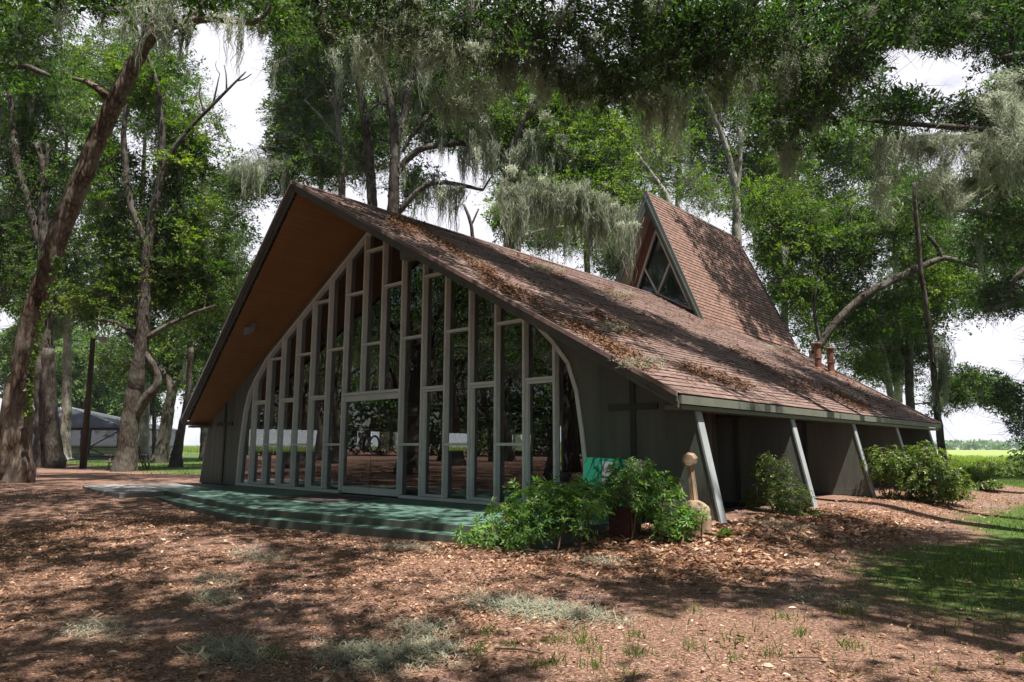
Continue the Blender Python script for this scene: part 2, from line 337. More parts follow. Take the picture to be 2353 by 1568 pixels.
# ------------------------------------------------------------------ the setting
def grassmask(x, y):
    right = sstep(8.7, 11.3, x + .5 * wob(x, y, .8)) * sstep(-5.6, -1.5, y + .5 * wob(x, y, .6))
    right = np.maximum(right * .95, sstep(14, 20, y) * sstep(7.6, 9.0, x))
    left = sstep(-15, -20, x - .55 * (y)) * sstep(-1, 7, y + .12 * (x + 20))
    left = np.maximum(left, sstep(17, 21, y))
    return np.clip(np.maximum(right, left), 0, 1)
def sp(n, a, k): t = np.linspace(-1, 1, n); return np.sinh(t * k) / math.sinh(k) * a
gx = sp(260, 1400, 6.8) + 7; gy = sp(260, 1400, 6.8) - 2
GX, GY = np.meshgrid(gx, gy, indexing='ij')
b = MB(); b.sheet(np.stack([GX, GY, gz(GX, GY)], -1)); b.t = [grassmask(GX, GY).ravel() * .95 + .02]
tag(b.build('ground', m_ground, smooth=True), kind='structure')
m_water = M('river_water', (.10, .11, .12), None, rough=.08, spec=.9)
b = MB(); b.add([(-900, 38, -.70), (-28, 34, -.70), (-16, 44, -.70), (-30, 62, -.70), (-900, 72, -.70)], np.array([[0, 1, 2, 3, 4]]))
tag(b.build('river', m_water), kind='structure')
m_marshsheet = M('marsh_mat', (.17, .25, .05), (.25, .31, .08), .06, .9, .3, 5)
b = MB(); b.add([(-1380, 72, -.66), (-30, 62, -.66), (-16, 44, -.66), (-10, 35, -.66), (60, 35, -.66), (900, 60, -.66), (1380, 1390, -.66), (-1380, 1390, -.66)], np.array([[0, 1, 2, 3, 4, 5, 6, 7]]))
tag(b.build('marsh_ground', m_marshsheet), kind='structure')
def blades(b, P, h, w, lean=.35):
    n = len(P); a = rng.uniform(0, 6.28, n); d = np.stack([np.cos(a), np.sin(a), 0 * a], 1)
    l = rng.uniform(0, 6.28, n); ln = np.stack([np.cos(l), np.sin(l), 0 * l], 1) * (rng.uniform(0, lean, n) * h)[:, None]
    up = np.zeros((n, 3)); up[:, 2] = h
    v = np.stack([P - d * w[:, None] / 2, P + d * w[:, None] / 2, P + up * .6 + ln * .45 + d * w[:, None] * .3, P + up + ln, P + up * .6 + ln * .45 - d * w[:, None] * .3], 1)
    i = np.arange(n * 5).reshape(n, 5); b.add(v.reshape(-1, 3), i, tint=np.repeat(rng.uniform(0, 1, n), 5))
# reeds along the far bank and the near edge of the marsh
n = 26000; x = rng.uniform(-330, -20, n); y = 66 + 10 * rng.random(n) ** 2 - .02 * (x + 100)
b = MB(); blades(b, np.stack([x, y, np.full(n, -.7)], 1), rng.uniform(1.2, 2.1, n), rng.uniform(.1, .25, n))
n = 42000; y = 36 + 70 * rng.random(n) ** 1.8; x = -14 + rng.random(n) * (y * .55 + 10)
blades(b, np.stack([x, y, np.full(n, -.7)], 1), rng.uniform(.45, .95, n), .02 + .0012 * y * rng.uniform(.6, 1.6, n))
tag(b.build('marsh_grass', m_marsh), 'yellow green marsh grass beyond the lawn and along the far bank', 'marsh grass', kind='stuff')

# ------------------------------------------------------------------ chapel
HR, WE, HE, YO, YE = 6.546, 7.985, 1.80, 2.094, .663
SL = (HR - HE) / WE
YR0, YR1 = 18.3, 16.0
rz = lambda x: HR - SL * abs(x)
yf = lambda x: -YO + (YO - YE) * abs(x) / WE
yr = lambda x: YR0 + (YR1 - YR0) * abs(x) / WE
chapel = thing('chapel', 'low chapel with steep brown shingle roof, arched glass front and shingled steeple', 'chapel', (0, 7, 0))
UND = .20                                                   # roof thickness measured straight down
def courses(b, fn, n, ny, lift, tscale):
    """fn(s,t): s along, t from eave (0) to ridge (1); stepped shingle courses"""
    for k in range(n):
        t0, t1 = k / n, min((k + 1.25) / n, 1)
        s = np.linspace(0, 1, ny)
        lo = np.array([fn(a, t0) for a in s]); hi = np.array([fn(a, t1) for a in s])
        nn = fn.nrm
        jit = (rng.normal(0, .0035, ny))[:, None]
        lo_t = lo + nn * (lift + jit); hi_t = hi + nn * .002
        L0 = tscale[1] * t0; L1 = tscale[1] * t1; su = s * tscale[0] + .017 * (k * 7 % 5)
        b.sheet(np.stack([lo_t, hi_t], 0), np.stack([np.stack([su, np.full(ny, L0 + .004)], 1), np.stack([su, np.full(ny, L1)], 1)], 0))
        b.sheet(np.stack([lo - nn * .004, lo_t], 0), np.stack([np.stack([su, np.full(ny, L0 + .0)], 1), np.stack([su, np.full(ny, L0 + .004)], 1)], 0))
slen = math.hypot(WE, HR - HE)
roofb = MB()
for sg in (1, -1):
    def fn(s, t, sg=sg):
        x = WE * (1 - t); y = yf(x) + (yr(x) - yf(x)) * s
        return np.array([sg * x, y, rz(x) + .012 * math.sin(y * 1.3 + t * 9) * math.sin(t * 14)])
    fn.nrm = np.array([sg * SL, 0, 1]) / math.hypot(SL, 1)
    courses(roofb, fn, 64, 26, .011, (18, 64 * .145))
for y0, y1 in ((yf(0) + .02, yr(0) - .02),):                   # ridge cap
    for sg in (1, -1):
        roofb.add([(0, y0, HR + .03), (0, y1, HR + .03), (sg * .16, y1, HR + .03 - .16 * SL), (sg * .16, y0, HR + .03 - .16 * SL)], np.array([[0, 1, 2, 3]]), uv=[(y0, 0), (y1, 0), (y1, .1), (y0, .1)])
roof = roofb.build('roof', m_shingle, chapel)
# soffit (orange planks), one sheet per slope
b = MB()
for sg in (1, -1):
    g = []; uv = []
    for x in np.linspace(0, WE - .06, 20):
        g.append([(sg * x, y, rz(x) - UND + .03) for y in np.linspace(yf(x) + .06, yr(x) - .06, 12)]); uv.append([(y, x * 1.163) for y in np.linspace(0, 18, 12)])
    b.sheet(g, uv)
soff = b.build('soffit', m_soffit, chapel)
# front and rear rake boards, drip edges, eave boards
for sg in (1, -1):
    for Y, o in ((yf, -1), (yr, 1)):
        fb = MB(); db = MB()
        a = np.array([0, Y(0), HR]); e = np.array([sg * WE, Y(WE), HE]); d = unit(e - a); out = unit(np.cross(d, (0, 0, 1))) ; out = out * np.sign(out[1]) * o
        for (z0, z1, w0, w1, mb) in ((-.195, -.10, 0, .04, fb), (-.115, -.045, .03, .075, fb), (-.04, .035, .05, .12, db)):
            mb.hexa([a + out * w0 + (0, 0, z0), a + out * w1 + (0, 0, z0), e + out * w1 + (0, 0, z0), e + out * w0 + (0, 0, z0),
                     a + out * w0 + (0, 0, z1), a + out * w1 + (0, 0, z1), e + out * w1 + (0, 0, z1), e + out * w0 + (0, 0, z1)])
        if o < 0:
            L = np.linalg.norm(e - a)
            for k in np.arange(.5, L, .42):                    # little brackets under the rake board
                p = a + d * k + out * .042 + (0, 0, -.18)
                fb.bar(p + (0, 0, -.035), p + (0, 0, .07), .012, .012, (1, 0, 0))
        fb.build('rake_board', m_fascia, roof); db.build('drip_edge', m_drip, roof)
    eb = MB()
    y0, y1 = yf(WE), yr(WE)
    eb.hexa([(sg * WE, y0, HE - .14), (sg * (WE + .04), y0, HE - .14), (sg * (WE + .04), y1, HE - .14), (sg * WE, y1, HE - .14),
             (sg * WE, y0, HE - .02), (sg * (WE + .04), y0, HE - .02), (sg * (WE + .04), y1, HE - .02), (sg * WE, y1, HE - .02)])
    eb.box((min(sg * 7.7, sg * 7.97), y0 + .1, HE - .21), (max(sg * 7.7, sg * 7.97), y1 - .1, HE - .15))
    for y in np.arange(y0 + .2, y1 - .1, .3): eb.box((sg * 7.86 - .1, y, HE - .218), (sg * 7.86 + .1, y + .02, HE - .211))
    eb.build('eave_board', m_eave, roof)


# facade and rear wall with arched opening
AX = [5.97, 5.92, 5.86, 5.76, 5.58, 5.25, 4.69, 0]
AZ_ = [0, .85, 1.35, 2.0, 2.5, 2.9, 3.42, 6.22]
def arch(x):
    x = abs(x)
    return float(np.interp(x, AX[::-1], AZ_[::-1])) if x < 5.97 else 0
under = lambda x: rz(x) - UND + .02
def finx(z): return 8.23 - .21 * z
b = MB(); T = .16
xs = sorted(set([round(a, 3) for a in np.linspace(0, 4.69, 10)] + [a for a in AX if a < 5.97]))
zz_ = np.linspace(0, 1, 2)
for sg in (1, -1):
    for x0, x1 in zip(xs[:-1], xs[1:]):
        b.hexa([(sg * x0, 0, arch(x0)), (sg * x1, 0, arch(x1)), (sg * x1, T, arch(x1)), (sg * x0, T, arch(x0)), (sg * x0, 0, under(x0)), (sg * x1, 0, under(x1)), (sg * x1, T, under(x1)), (sg * x0, T, under(x0))])
    # strip between arch foot and outer wall
    prev = None
    for k in range(len(AX) - 2):
        xa, xb = AX[k], AX[k + 1]
    b.hexa([(sg * 5.92, 0, arch(5.92)), (sg * 5.97, 0, 0), (sg * 5.97, T, 0), (sg * 5.92, T, arch(5.92)), (sg * 5.92, 0, under(5.92)), (sg * 5.97, 0, under(5.97)), (sg * 5.97, T, under(5.97)), (sg * 5.92, T, under(5.92))])
    zt = under(7.86); xt = finx(zt) - .03
    b.prism([(sg * 5.97, 0, 0), (sg * (finx(0) - .03), 0, 0), (sg * xt, 0, zt), (sg * 5.97, 0, under(5.97))], (0, T, 0))
    for xx in (6.2, 7.41):                                     # panel seams
        b.box((sg * xx - .006, -.004, .02), (sg * xx + .006, 0, under(xx) - .02))
facade = b.build('front_wall', m_wall, chapel)
b = MB()
b.prism([(6.4, 15.06, -.1), (6.4, 15.06, under(6.4)), (0, 15.06, under(0)), (-6.4, 15.06, under(6.4)), (-6.4, 15.06, -.1)], (0, .15, 0))
b.build('rear_wall', m_wall, chapel)
# buttresses with crosses
def cross_mb(sg, y):
    c = MB(); x = sg * 6.82
    zt = rz(6.82) - UND - .02 if y == 0 else 2.15
    c.box((x - .046, y - .035, .04), (x + .046, y - .001, min(zt, 2.4))); c.box((x - .45, y - .037, 1.64), (x + .45, y - .004, 1.735)); return c
for sg in (1, -1):
    side = 'right' if sg > 0 else 'left'
    for k, y in enumerate((0, 3.72, 7.44, 11.16, 14.88)):
        zt = under(7.9); e = MB(); yy = y - .012
        e.prism([(sg * (finx(0) - .03), yy, -.02), (sg * finx(0), yy, -.02), (sg * finx(zt), yy, zt), (sg * (finx(zt) - .03), yy, zt)], (0, .185, 0))
        if k == 0:
            ed = e.build('corner_board', m_finEdge, facade); cross_mb(sg, 0).build('cross', m_dark, facade)
            f = MB(); f.box((min(sg * 5.98, sg * 8.16), .02, -.45), (max(sg * 5.98, sg * 8.16), .15, -.003)); f.build('foundation', m_found, facade)
            continue
        p = MB(); p.prism([(sg * 6.424, y, 0), (sg * (finx(0) - .03), y, 0), (sg * (finx(zt) - .03), y, zt), (sg * 6.424, y, under(6.424))], (0, T, 0))
        p.box((min(sg * 6.44, sg * 8.12), y - .018, 0.01), (max(sg * 6.44, sg * 8.12), y - .001, .15))
        bt = p.build('buttress', m_wall, chapel); e.build('edge_board', m_finEdge, bt); cross_mb(sg, y).build('cross', m_dark, bt)
        f = MB(); f.box((min(sg * 6.43, sg * 8.1), y + .02, -.45), (max(sg * 6.43, sg * 8.1), y + .14, -.003)); f.build('foundation', m_found, bt)
    # side wall with a window in each bay
    w = MB(); a, c = (6.3, 6.42) if sg > 0 else (-6.42, -6.3); top = under(6.42)
    w.box((a, T, -.4), (c, 14.88, .82)); w.box((a, T, 2.2), (c, 14.88, top))
    edges = [T]
    for k in range(4): edges += [3.72 * k + .38, 3.72 * k + 3.42]
    edges += [14.88]
    for k in range(0, len(edges), 2): w.box((a, edges[k], .82), (c, edges[k + 1], 2.2))
    sw = w.build('side_wall', m_wall, chapel)
    for k in range(4):
        y0, y1 = 3.72 * k + .38, 3.72 * k + 3.42; fr = MB(); o = sg * 6.37
        for (p, q) in (((y0, .82), (y1, .90)), ((y0, 2.12), (y1, 2.2)), ((y0, .90), (y0 + .08, 2.12)), ((y1 - .08, .90), (y1, 2.12)), (((y0 + y1) / 2 - .03, .90), ((y0 + y1) / 2 + .03, 2.12))):
            fr.box((o - .05, p[0], p[1]), (o + .08, q[0], q[1]))
        wn = fr.build('side_window', m_winwood, chapel)
        g = MB(); g.add([(o, y0, .82), (o, y1, .82), (o, y1, 2.2), (o, y0, 2.2)], np.array([[0, 1, 2, 3]])); g.build('pane', m_glass, wn)
# interior floor and lining
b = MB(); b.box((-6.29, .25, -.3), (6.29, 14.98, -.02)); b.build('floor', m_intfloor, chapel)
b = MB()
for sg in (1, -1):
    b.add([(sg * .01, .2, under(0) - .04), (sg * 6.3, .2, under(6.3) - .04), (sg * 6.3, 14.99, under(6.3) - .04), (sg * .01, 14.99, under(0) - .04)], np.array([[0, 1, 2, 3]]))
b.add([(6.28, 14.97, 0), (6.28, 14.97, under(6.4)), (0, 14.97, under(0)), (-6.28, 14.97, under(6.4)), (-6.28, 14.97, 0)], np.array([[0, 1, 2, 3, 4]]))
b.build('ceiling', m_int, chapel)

# the glass front: arch trim, mullions, transoms, panes
SP = .70
gf = MB()
for sg in (1, -1):
    pts = list(zip(AX, AZ_))
    for (x0, z0), (x1, z1) in zip(pts[:-1], pts[1:]):
        d = unit(np.array([x1 - x0, z1 - z0])); nx, nz_ = d[1] * -1, d[0]
        if nz_ < 0: nx, nz_ = -nx, -nz_
        w = .075; ix, iz = x0 - abs(nx) * w * 0, z0
        def off(x, z, k): return (sg * (x - k * (abs(d[1]))), z - k * abs(d[0]))
        a0 = off(x0, z0, 0); a1 = off(x1, z1, 0); c0 = off(x0, z0, w); c1 = off(x1, z1, w)
        gf.hexa([(a0[0], -.03, a0[1]), (a1[0], -.03, a1[1]), (a1[0], .10, a1[1]), (a0[0], .10, a0[1]), (c0[0], -.03, c0[1]), (c1[0], -.03, c1[1]), (c1[0], .10, c1[1]), (c0[0], .10, c0[1])])
gf.box((-5.9, -.028, .0), (-1.09, .10, .06)); gf.box((1.09, -.028, .0), (5.9, .10, .06))
glaz = gf.build('window_frame', m_trim, chapel)
DH = 2.254
MW = .052
for k in np.arange(-8.5, 9):
    x = k * SP
    if abs(x) > 5.85: continue
    z0 = DH if abs(k) < 1 else .07
    zt = arch(x) - .07
    m = MB(); m.box((x - MW / 2, -.036, z0), (x + MW / 2, .10, zt)); m.build('mullion', m_trim, glaz)
lev = [1.104, DH, 3.36, 4.62, 5.56]
for bay in range(-8, 9):
    xa, xb = bay * SP - SP / 2 + MW / 2, bay * SP + SP / 2 - MW / 2
    for li, z in enumerate(lev):
        if abs(bay) <= 1 and li <= 1: continue
        odd = abs(bay) % 2 == 1
        if (li in (1, 3)) != odd: continue
        zc = min(arch(max(min(xa, 5.9), -5.9)), arch(max(min(xb, 5.9), -5.9)))
        if z > zc - .02: continue
        xl, xr = xa, xb
        if bay == 8: xr = 5.86
        if bay == -8: xl = -5.86
        tb = MB(); tb.box((xl, -.02, z - .026), (xr, .095, z + .026)); tb.build('transom', m_trim, glaz)
    if abs(bay) % 2 == 1 and abs(bay) > 1:                     # sash in the lower part of odd bays
        sb = MB()
        for p, q in (((xa, .07), (xa + .035, DH - .03)), ((xb - .035, .07), (xb, DH - .03)), ((xa + .035, .07), (xb - .035, .115)), ((xa + .035, DH - .075), (xb - .035, DH - .03))):
            sb.box((p[0], .015, p[1]), (q[0], .09, q[1]))
        sb.build('sash', m_trim, glaz)
tb = MB(); tb.box((-1.03, -.022, DH - .03), (1.03, .095, DH + .03)); tb.build('transom', m_trim, glaz)
for bay in range(-8, 9):                                       # one pane per bay
    xa, xb = bay * SP - SP / 2, bay * SP + SP / 2
    if bay == 8: xb = 5.9
    if bay == -8: xa = -5.9
    z0 = DH if abs(bay) <= 1 else .05
    xs2 = np.linspace(xa, xb, 5); jt = rng.normal(0, .004, 2)
    top = [(x, .08, max(arch(x) - .03, z0 + .01)) for x in xs2]
    P = [(xa, .08 + jt[0], z0), (xb, .08 + jt[1], z0)] + top[::-1]
    g = MB(); g.add(P, np.array([list(range(len(P)))])); g.build('glass_pane', m_glass, glaz)
# screws on the mullion faces
b = MB()
for k in np.arange(-8.5, 9):
    x = k * SP
    if abs(x) > 5.85: continue
    for z in np.arange(.3 if abs(k) > 1 else DH + .3, arch(x) - .15, .42): b.box((x - .006, -.040, z - .006), (x + .006, -.0365, z + .006))
tag(b.build('screw', m_dark, glaz), kind='stuff')
# double glass door with ring handles
for sg in (-1, 1):
    d = MB(); x0, x1 = (.006, 1.015) if sg > 0 else (-1.015, -.006)
    d.add([(x0, .055, .1), (x1, .055, .1), (x1, .055, DH - .1), (x0, .055, DH - .1)], np.array([[0, 1, 2, 3]])); door = d.build('door', m_glass, chapel)
    for z0, z1 in ((DH - .17, DH - .035), (.02, .16)): g = MB(); g.box((x0, .03, z0), (x1, .08, z1)); g.build('rail', m_trim, door)
    h = MB(); a = np.linspace(0, 2 * math.pi, 33)
    c0 = np.array([sg * .185, -.02, 1.12])
    hi = [(c0[0] + .165 * math.cos(t), .0, c0[2] + .165 * math.sin(t)) for t in a]
    h.tube(hi, .022, 8, cap=False); h.bar((c0[0] - .165, 0, 1.12), (c0[0] - .165, .06, 1.12), .03, .03); h.bar((c0[0] + .165, 0, 1.12), (c0[0] + .165, .06, 1.12), .03, .03)
    h.build('handle', M('handle_metal', (.03, .028, .027), (.05, .045, .04), 5, .35, spec=.6), door, smooth=True)
# flood lamps under the rake
for x, y, sgn in ((-3.75, -.95, -1), (2.38, -.9, 1)):
    z = rz(x) - UND
    l = MB(); l.box((x - .05, y - .05, z - .10), (x + .05, y + .05, z + .02)); fl = None
    if sgn < 0:
        l.hexa([(x - .11, y - .18, z - .3), (x + .11, y - .18, z - .3), (x + .11, y - .02, z - .22), (x - .11, y - .02, z - .22), (x - .11, y - .15, z - .1), (x + .11, y - .15, z - .1), (x + .11, y + .02, z - .06), (x - .11, y + .02, z - .06)])
    else: l.box((x - .2, y - .12, z - .22), (x + .2, y + .12, z - .02))
    l.build('flood_lamp', m_grey if sgn < 0 else m_eave, chapel)

# steeple
A0, A1 = np.array([0, 12.1, 10.39]), np.array([0, 19.9, 10.37])
B0, B1 = np.array([2.15, 11.95, 5.25]), np.array([2.98, 17.9, 4.75])
def stp(s, t, sg): # t 0 = foot, 1 = ridge
    f = B0 + (A0 - B0) * t; r = B1 + (A1 - B1) * t
    p = f + (r - f) * s; p = p.copy(); p[0] += .10 * s * (1 - t) ** 3 * 1.5; p[0] *= sg; return p
sb_ = MB()
for sg in (1, -1):
    fs = lambda s, t, sg=sg: stp(s, t, sg)
    fs.nrm = np.array([sg * .92, 0, .39])
    courses(sb_, fs, 39, 18, .02, (6.6, 39 * .145))
steeple = sb_.build('steeple', m_shingle2, chapel)
b = MB()
for sg in (1, -1):
    off = np.array([-sg * .13, 0, -.06]); g = []; uv = []
    for t in np.linspace(-.08, 1, 12):
        g.append([stp(s, t, sg) + off * (1 if t < .95 else .4) for s in np.linspace(0.004, .99, 6)]); uv.append([(s * 7, t * 5.6) for s in np.linspace(0, 1, 6)])
    b.sheet(g, uv)
b.build('steeple_soffit', m_whiteplank, steeple)
for sg in (1, -1):
    b = MB(); b2 = MB()
    a = stp(0, 1, sg); e = stp(0, -.03, sg); o = np.array([sg * .02, -.05, .02]); i = np.array([-sg * .15, -.05, -.07]); bk = np.array([0, .06, 0])
    b.hexa([a + o, a + i + (0, 0, -.28), a + i + bk + (0, 0, -.28), a + o + bk, e + o, e + i, e + i + bk, e + o + bk])
    o2 = np.array([-sg * .05, -.075, -.03]); i2 = np.array([-sg * .085, -.075, -.045])
    b2.hexa([a + o2 - (0, 0, .12), a + i2 - (0, 0, .16), a + i2 + (0, .025, -.16), a + o2 + (0, .025, -.12), e + o2, e + i2, e + i2 + (0, .025, 0), e + o2 + (0, .025, 0)])
    b.build('rake_board', m_fascia, steeple); b2.build('flashing', m_flash, steeple); b = MB()
    a = stp(1, 1, sg); e = stp(1, -.03, sg); bk = np.array([0, -.06, 0])
    b.hexa([a, a + (-sg * .1, 0, -.28), a + (-sg * .1, -.06, -.28), a + bk, e, e + (-sg * .15, 0, -.07), e + (-sg * .15, -.06, -.07), e + bk])
    b.build('rake_board', m_fascia, steeple)
# steeple front: brown boards, triangular window with V bars
YW = 12.72
def sx(z): return 2.15 * (10.39 - z) / (10.39 - 5.25) - .12
wt, wl = 9.02, 1.33                                            # glass apex height, half width at foot
zroof = lambda x: rz(x) + .03
zf = zroof(wl) + .05
b = MB()
for sg in (1, -1):
    b.prism([(0, YW, 10.1), (0, YW, wt), (sg * wl, YW, zf), (sg * wl, YW, zf - .3), (sg * (sx(5.3)), YW, 5.1)], (0, .08, 0))
    b.prism([(0, YW - .01, zroof(0) - .05), (0, YW - .01, zroof(0) + .10), (sg * wl, YW - .01, zf + .03), (sg * wl, YW - .01, zf - .12)], (0, .07, 0))
b.build('steeple_front', m_brown, steeple)
b = MB()
zb = zroof(0) + .04
for sg in (1, -1):
    b.bar((0, YW - .02, wt), (sg * wl, YW - .02, zf), .05, .075, (0, 1, 0)); b.bar((0, YW - .022, zb), (sg * wl, YW - .022, zf + .02), .05, .07, (0, 1, 0))
    q = .588; b.bar((0, YW - .018, zb), (sg * wl * (1 - q), YW - .018, zf + (wt - zf) * q), .05, .07, (0, 1, 0))
sw_ = b.build('steeple_window', m_trim, steeple)
g = MB(); g.add([(0, YW + .02, zb), (wl, YW + .02, zf), (0, YW + .02, wt), (-wl, YW + .02, zf)], np.array([[0, 1, 2, 3]])); g.build('pane', m_glass, steeple)
b = MB(); b.prism([(2.7, 17.6, 4.9), (0, 17.6, 10.1), (-2.7, 17.6, 4.9)], (0, .1, 0)); b.build('steeple_rear', m_brown, steeple)
# vent pipes
for (x, y, h) in ((5.0, 14.25, .95), (5.13, 15.1, .95)):
    z = rz(x) - .05; p = MB()
    p.lathe((x, y, z), [(.16, 0), (.125, .12), (.105, .14), (.105, .42), (.125, .43), (.125, .46), (.105, .47), (.105, h - .08), (.155, h - .07), (.165, h - .03), (.15, h), (.05, h + .02)], 18)
    p.build('vent_pipe', m_brown, roof, smooth=False)

# porch, step, walkway
PA = [(-6.3, -2.08), (1.25, -3.30), (6.95, -2.39)]
porch = thing('porch', 'green painted concrete porch with one step before the glass front', 'porch', (0, -1.5, -.3))
def slab(name, poly, z0, z1, m_top, m_side, parent):
    n = len(poly); b = MB(); b.add([(x, y, z1) for x, y in poly], np.array([list(range(n))])); o = b.build(name, m_top, parent)
    c = MB()
    for i in range(n):
        (x0, y0), (x1, y1) = poly[i], poly[(i + 1) % n]; c.add([(x0, y0, z0), (x1, y1, z0), (x1, y1, z1 - .0), (x0, y0, z1 - .0)], np.array([[0, 1, 2, 3]]))
    c.build(name + '_side', m_side, o); return o
slab('slab', [(-6.3, -.005)] + PA + [(6.95, -.005)], -.45, -.012, m_green, m_greenedge, porch)
ST = [(x * 1.0 + (-.75 if x < 0 else 0), y - .46 if abs(x) < 7 else y - .44) for x, y in PA]
ST = [(-6.3, -2.42), (1.2, -3.62), (6.5, -2.76)]
slab('step', [(-6.2, -2.0)] + ST + [(6.5, -2.3)], -.5, -.112, m_green, m_greenedge, porch)
b = MB(); z = -.02
wk = [on_ground(*q_, z) for q_ in ((392, 1131), (275, 1135), (215, 1125), (190, 1117), (250, 1112), (400, 1109))]; b.prism([(-4.9, -2.33, z), *wk[1:5], (-8.2, -.1, z), (-6.31, -.1, z), (-6.31, -2.09, z)], (0, 0, -.3))
tag(b.build('path', m_conc), kind='structure')
b = MB(); b.box((-1.1, -1.75, -.011), (.95, -.35, .012)); tag(b.build('door_mat', m_mat, loc=(0, -1, -.01)), 'dark flat mat on the green porch before the glass doors', 'door mat')

# receptacle, bins
x, y = 8.24, -.82; z = float(gz(x, y))
rc = thing('smoking_receptacle', 'beige plastic smoking receptacle with octagonal head beside the front corner', 'ash receptacle', (x, y, z))
b = MB(); b.lathe((x, y, z), [(.21, 0), (.215, .2), (.205, .23), (.205, .3), (.19, .34), (.13, .39), (.07, .42), (.03, .43)], 28); b.build('base', m_beige, rc, smooth=False)
b = MB(); b.tube([(x - .0, y, z + .4), (x - .035, y, z + .86)], [.05, .043], 14)
for a in np.linspace(0, 6.28, 7)[:-1]: b.bar((x + .05 * math.cos(a), y + .05 * math.sin(a), z + .42), (x - .035 + .043 * math.cos(a), y + .043 * math.sin(a), z + .85), .014, .014)
b.build('stem', m_beige, rc)
hx = np.array([x - .04, y, z + .955]); ax = unit(np.array([.35, -1, -.06]))
b = MB(); b.lathe(hx + ax * -.09, [(.06, -.005), (.095, .0), (.098, .14), (.075, .18), (.045, .182), (.042, .15), (.0, .149)], 8, ax); hd = b.build('head', m_beige, rc)
b = MB(); b.lathe(hx + ax * .078, [(.0, 0), (.028, .001), (.0, .016)], 12, ax); b.build('opening', m_black, rc)
x, y = 6.8, -.62; z = float(gz(x, y))
bn = thing('litter_bin', 'green plastic litter bin with grey flap behind the azalea by the wall', 'litter bin', (x, y, z))
b = MB(); b.hexa([(x - .42, y - .28, z), (x + .32, y - .28, z), (x + .32, y + .25, z), (x - .42, y + .25, z), (x - .36, y - .26, z + .55), (x + .29, y - .26, z + .55), (x + .29, y + .25, z + .55), (x - .36, y + .25, z + .55)]); b.build('body', m_binGreen, bn)
b = MB(); b.hexa([(x - .34, y - .29, z + .56), (x + .34, y - .29, z + .56), (x + .34, y + .28, z + .56), (x - .34, y + .28, z + .56), (x - .33, y - .2, z + 1.0), (x + .2, y - .2, z + .98), (x + .2, y + .26, z + .98), (x - .33, y + .26, z + 1.0)]); hood = b.build('hood', m_binGreen, bn)
b = MB(); b.hexa([(x + .02, y - .285, z + .62), (x + .3, y - .285, z + .62), (x + .3, y - .279, z + .62), (x + .02, y - .279, z + .62), (x + .0, y - .225, z + .95), (x + .2, y - .225, z + .93), (x + .2, y - .215, z + .93), (x + .0, y - .215, z + .95)]); b.build('flap', m_grey, hood)
x, y = 7.40, -1.2; z = float(gz(x, y)); b = MB(); b.box((x - .17, y - .14, z - .05), (x + .17, y + .14, z + .33))
bx = tag(b.build('utility_box', m_maroon, loc=(x, y, z)), 'dark maroon box on the ground between the azaleas', 'box')
c = MB(); c.box((x - .185, y - .155, z + .33), (x + .185, y + .155, z + .36)); c.build('lid', m_maroon, bx)

# ------------------------------------------------------------------ foliage tools
DEN = 2.7
GAPS = [
 [(434, 115), (396, 66), (480, 58), (553, 52), (623, 88), (600, 147), (623, 210), (580, 266), (613, 298), (592, 343), (539, 273), (497, 210), (466, 125)],
 [(2020, 115), (2073, 105), (2129, 133), (2223, 140), (2209, 196), (2178, 224), (2136, 196), (2094, 154), (2038, 150)],
 [(2176, 791), (2287, 749), (2360, 725), (2360, 895), (2293, 851), (2248, 827), (2182, 842)],
 [(2165, 965), (2240, 930), (2300, 960), (2330, 1010), (2165, 1012)],
 [(976, 351), (1060, 354), (1086, 367), (1050, 395), (1018, 384), (986, 367)],
 [(1000, 450), (1060, 445), (1100, 480), (1140, 540), (1040, 520)],
 [(398, 935), (470, 960), (472, 1040), (398, 1040)], [(0, 715), (30, 730), (36, 750), (0, 762)],
 [(310, 1000), (400, 960), (400, 1040), (310, 1040)]]
CHAP = [(425, 965), (683, 428), (1440, 668), (1487, 446), (1695, 552), (1825, 808), (2157, 980), (2175, 1090), (1650, 1230), (465, 1130)]
def keep(P, r):
    q = toPX(P); z = q[:, 2]; ok = np.ones(len(P), bool); vis = z > .5
    for g in GAPS:
        g = np.array(g, float); c = g.mean(0); mar = .45 * FPX * r / np.maximum(z, 1)
        ins = inpoly(g, q[:, 0], q[:, 1])
        for a in np.linspace(0, 6.28, 7)[:-1]: ins |= inpoly(g, q[:, 0] + mar * math.cos(a), q[:, 1] + mar * math.sin(a))
        ok &= ~(ins & vis)
    mar = FPX * r / np.maximum(z, 1)
    ins = inpoly(CHAP, q[:, 0], q[:, 1]) | inpoly(CHAP, q[:, 0], q[:, 1] + mar * .8); ok &= ~(ins & vis & (z < 60))
    x, y, zz = np.asarray(P).T
    ok &= ~((np.abs(x) < 8.6) & (y > -2.6) & (y < 20.5) & (zz < HR - SL * np.abs(x) + 1.0))
    ok &= zz > 1.0
    return ok
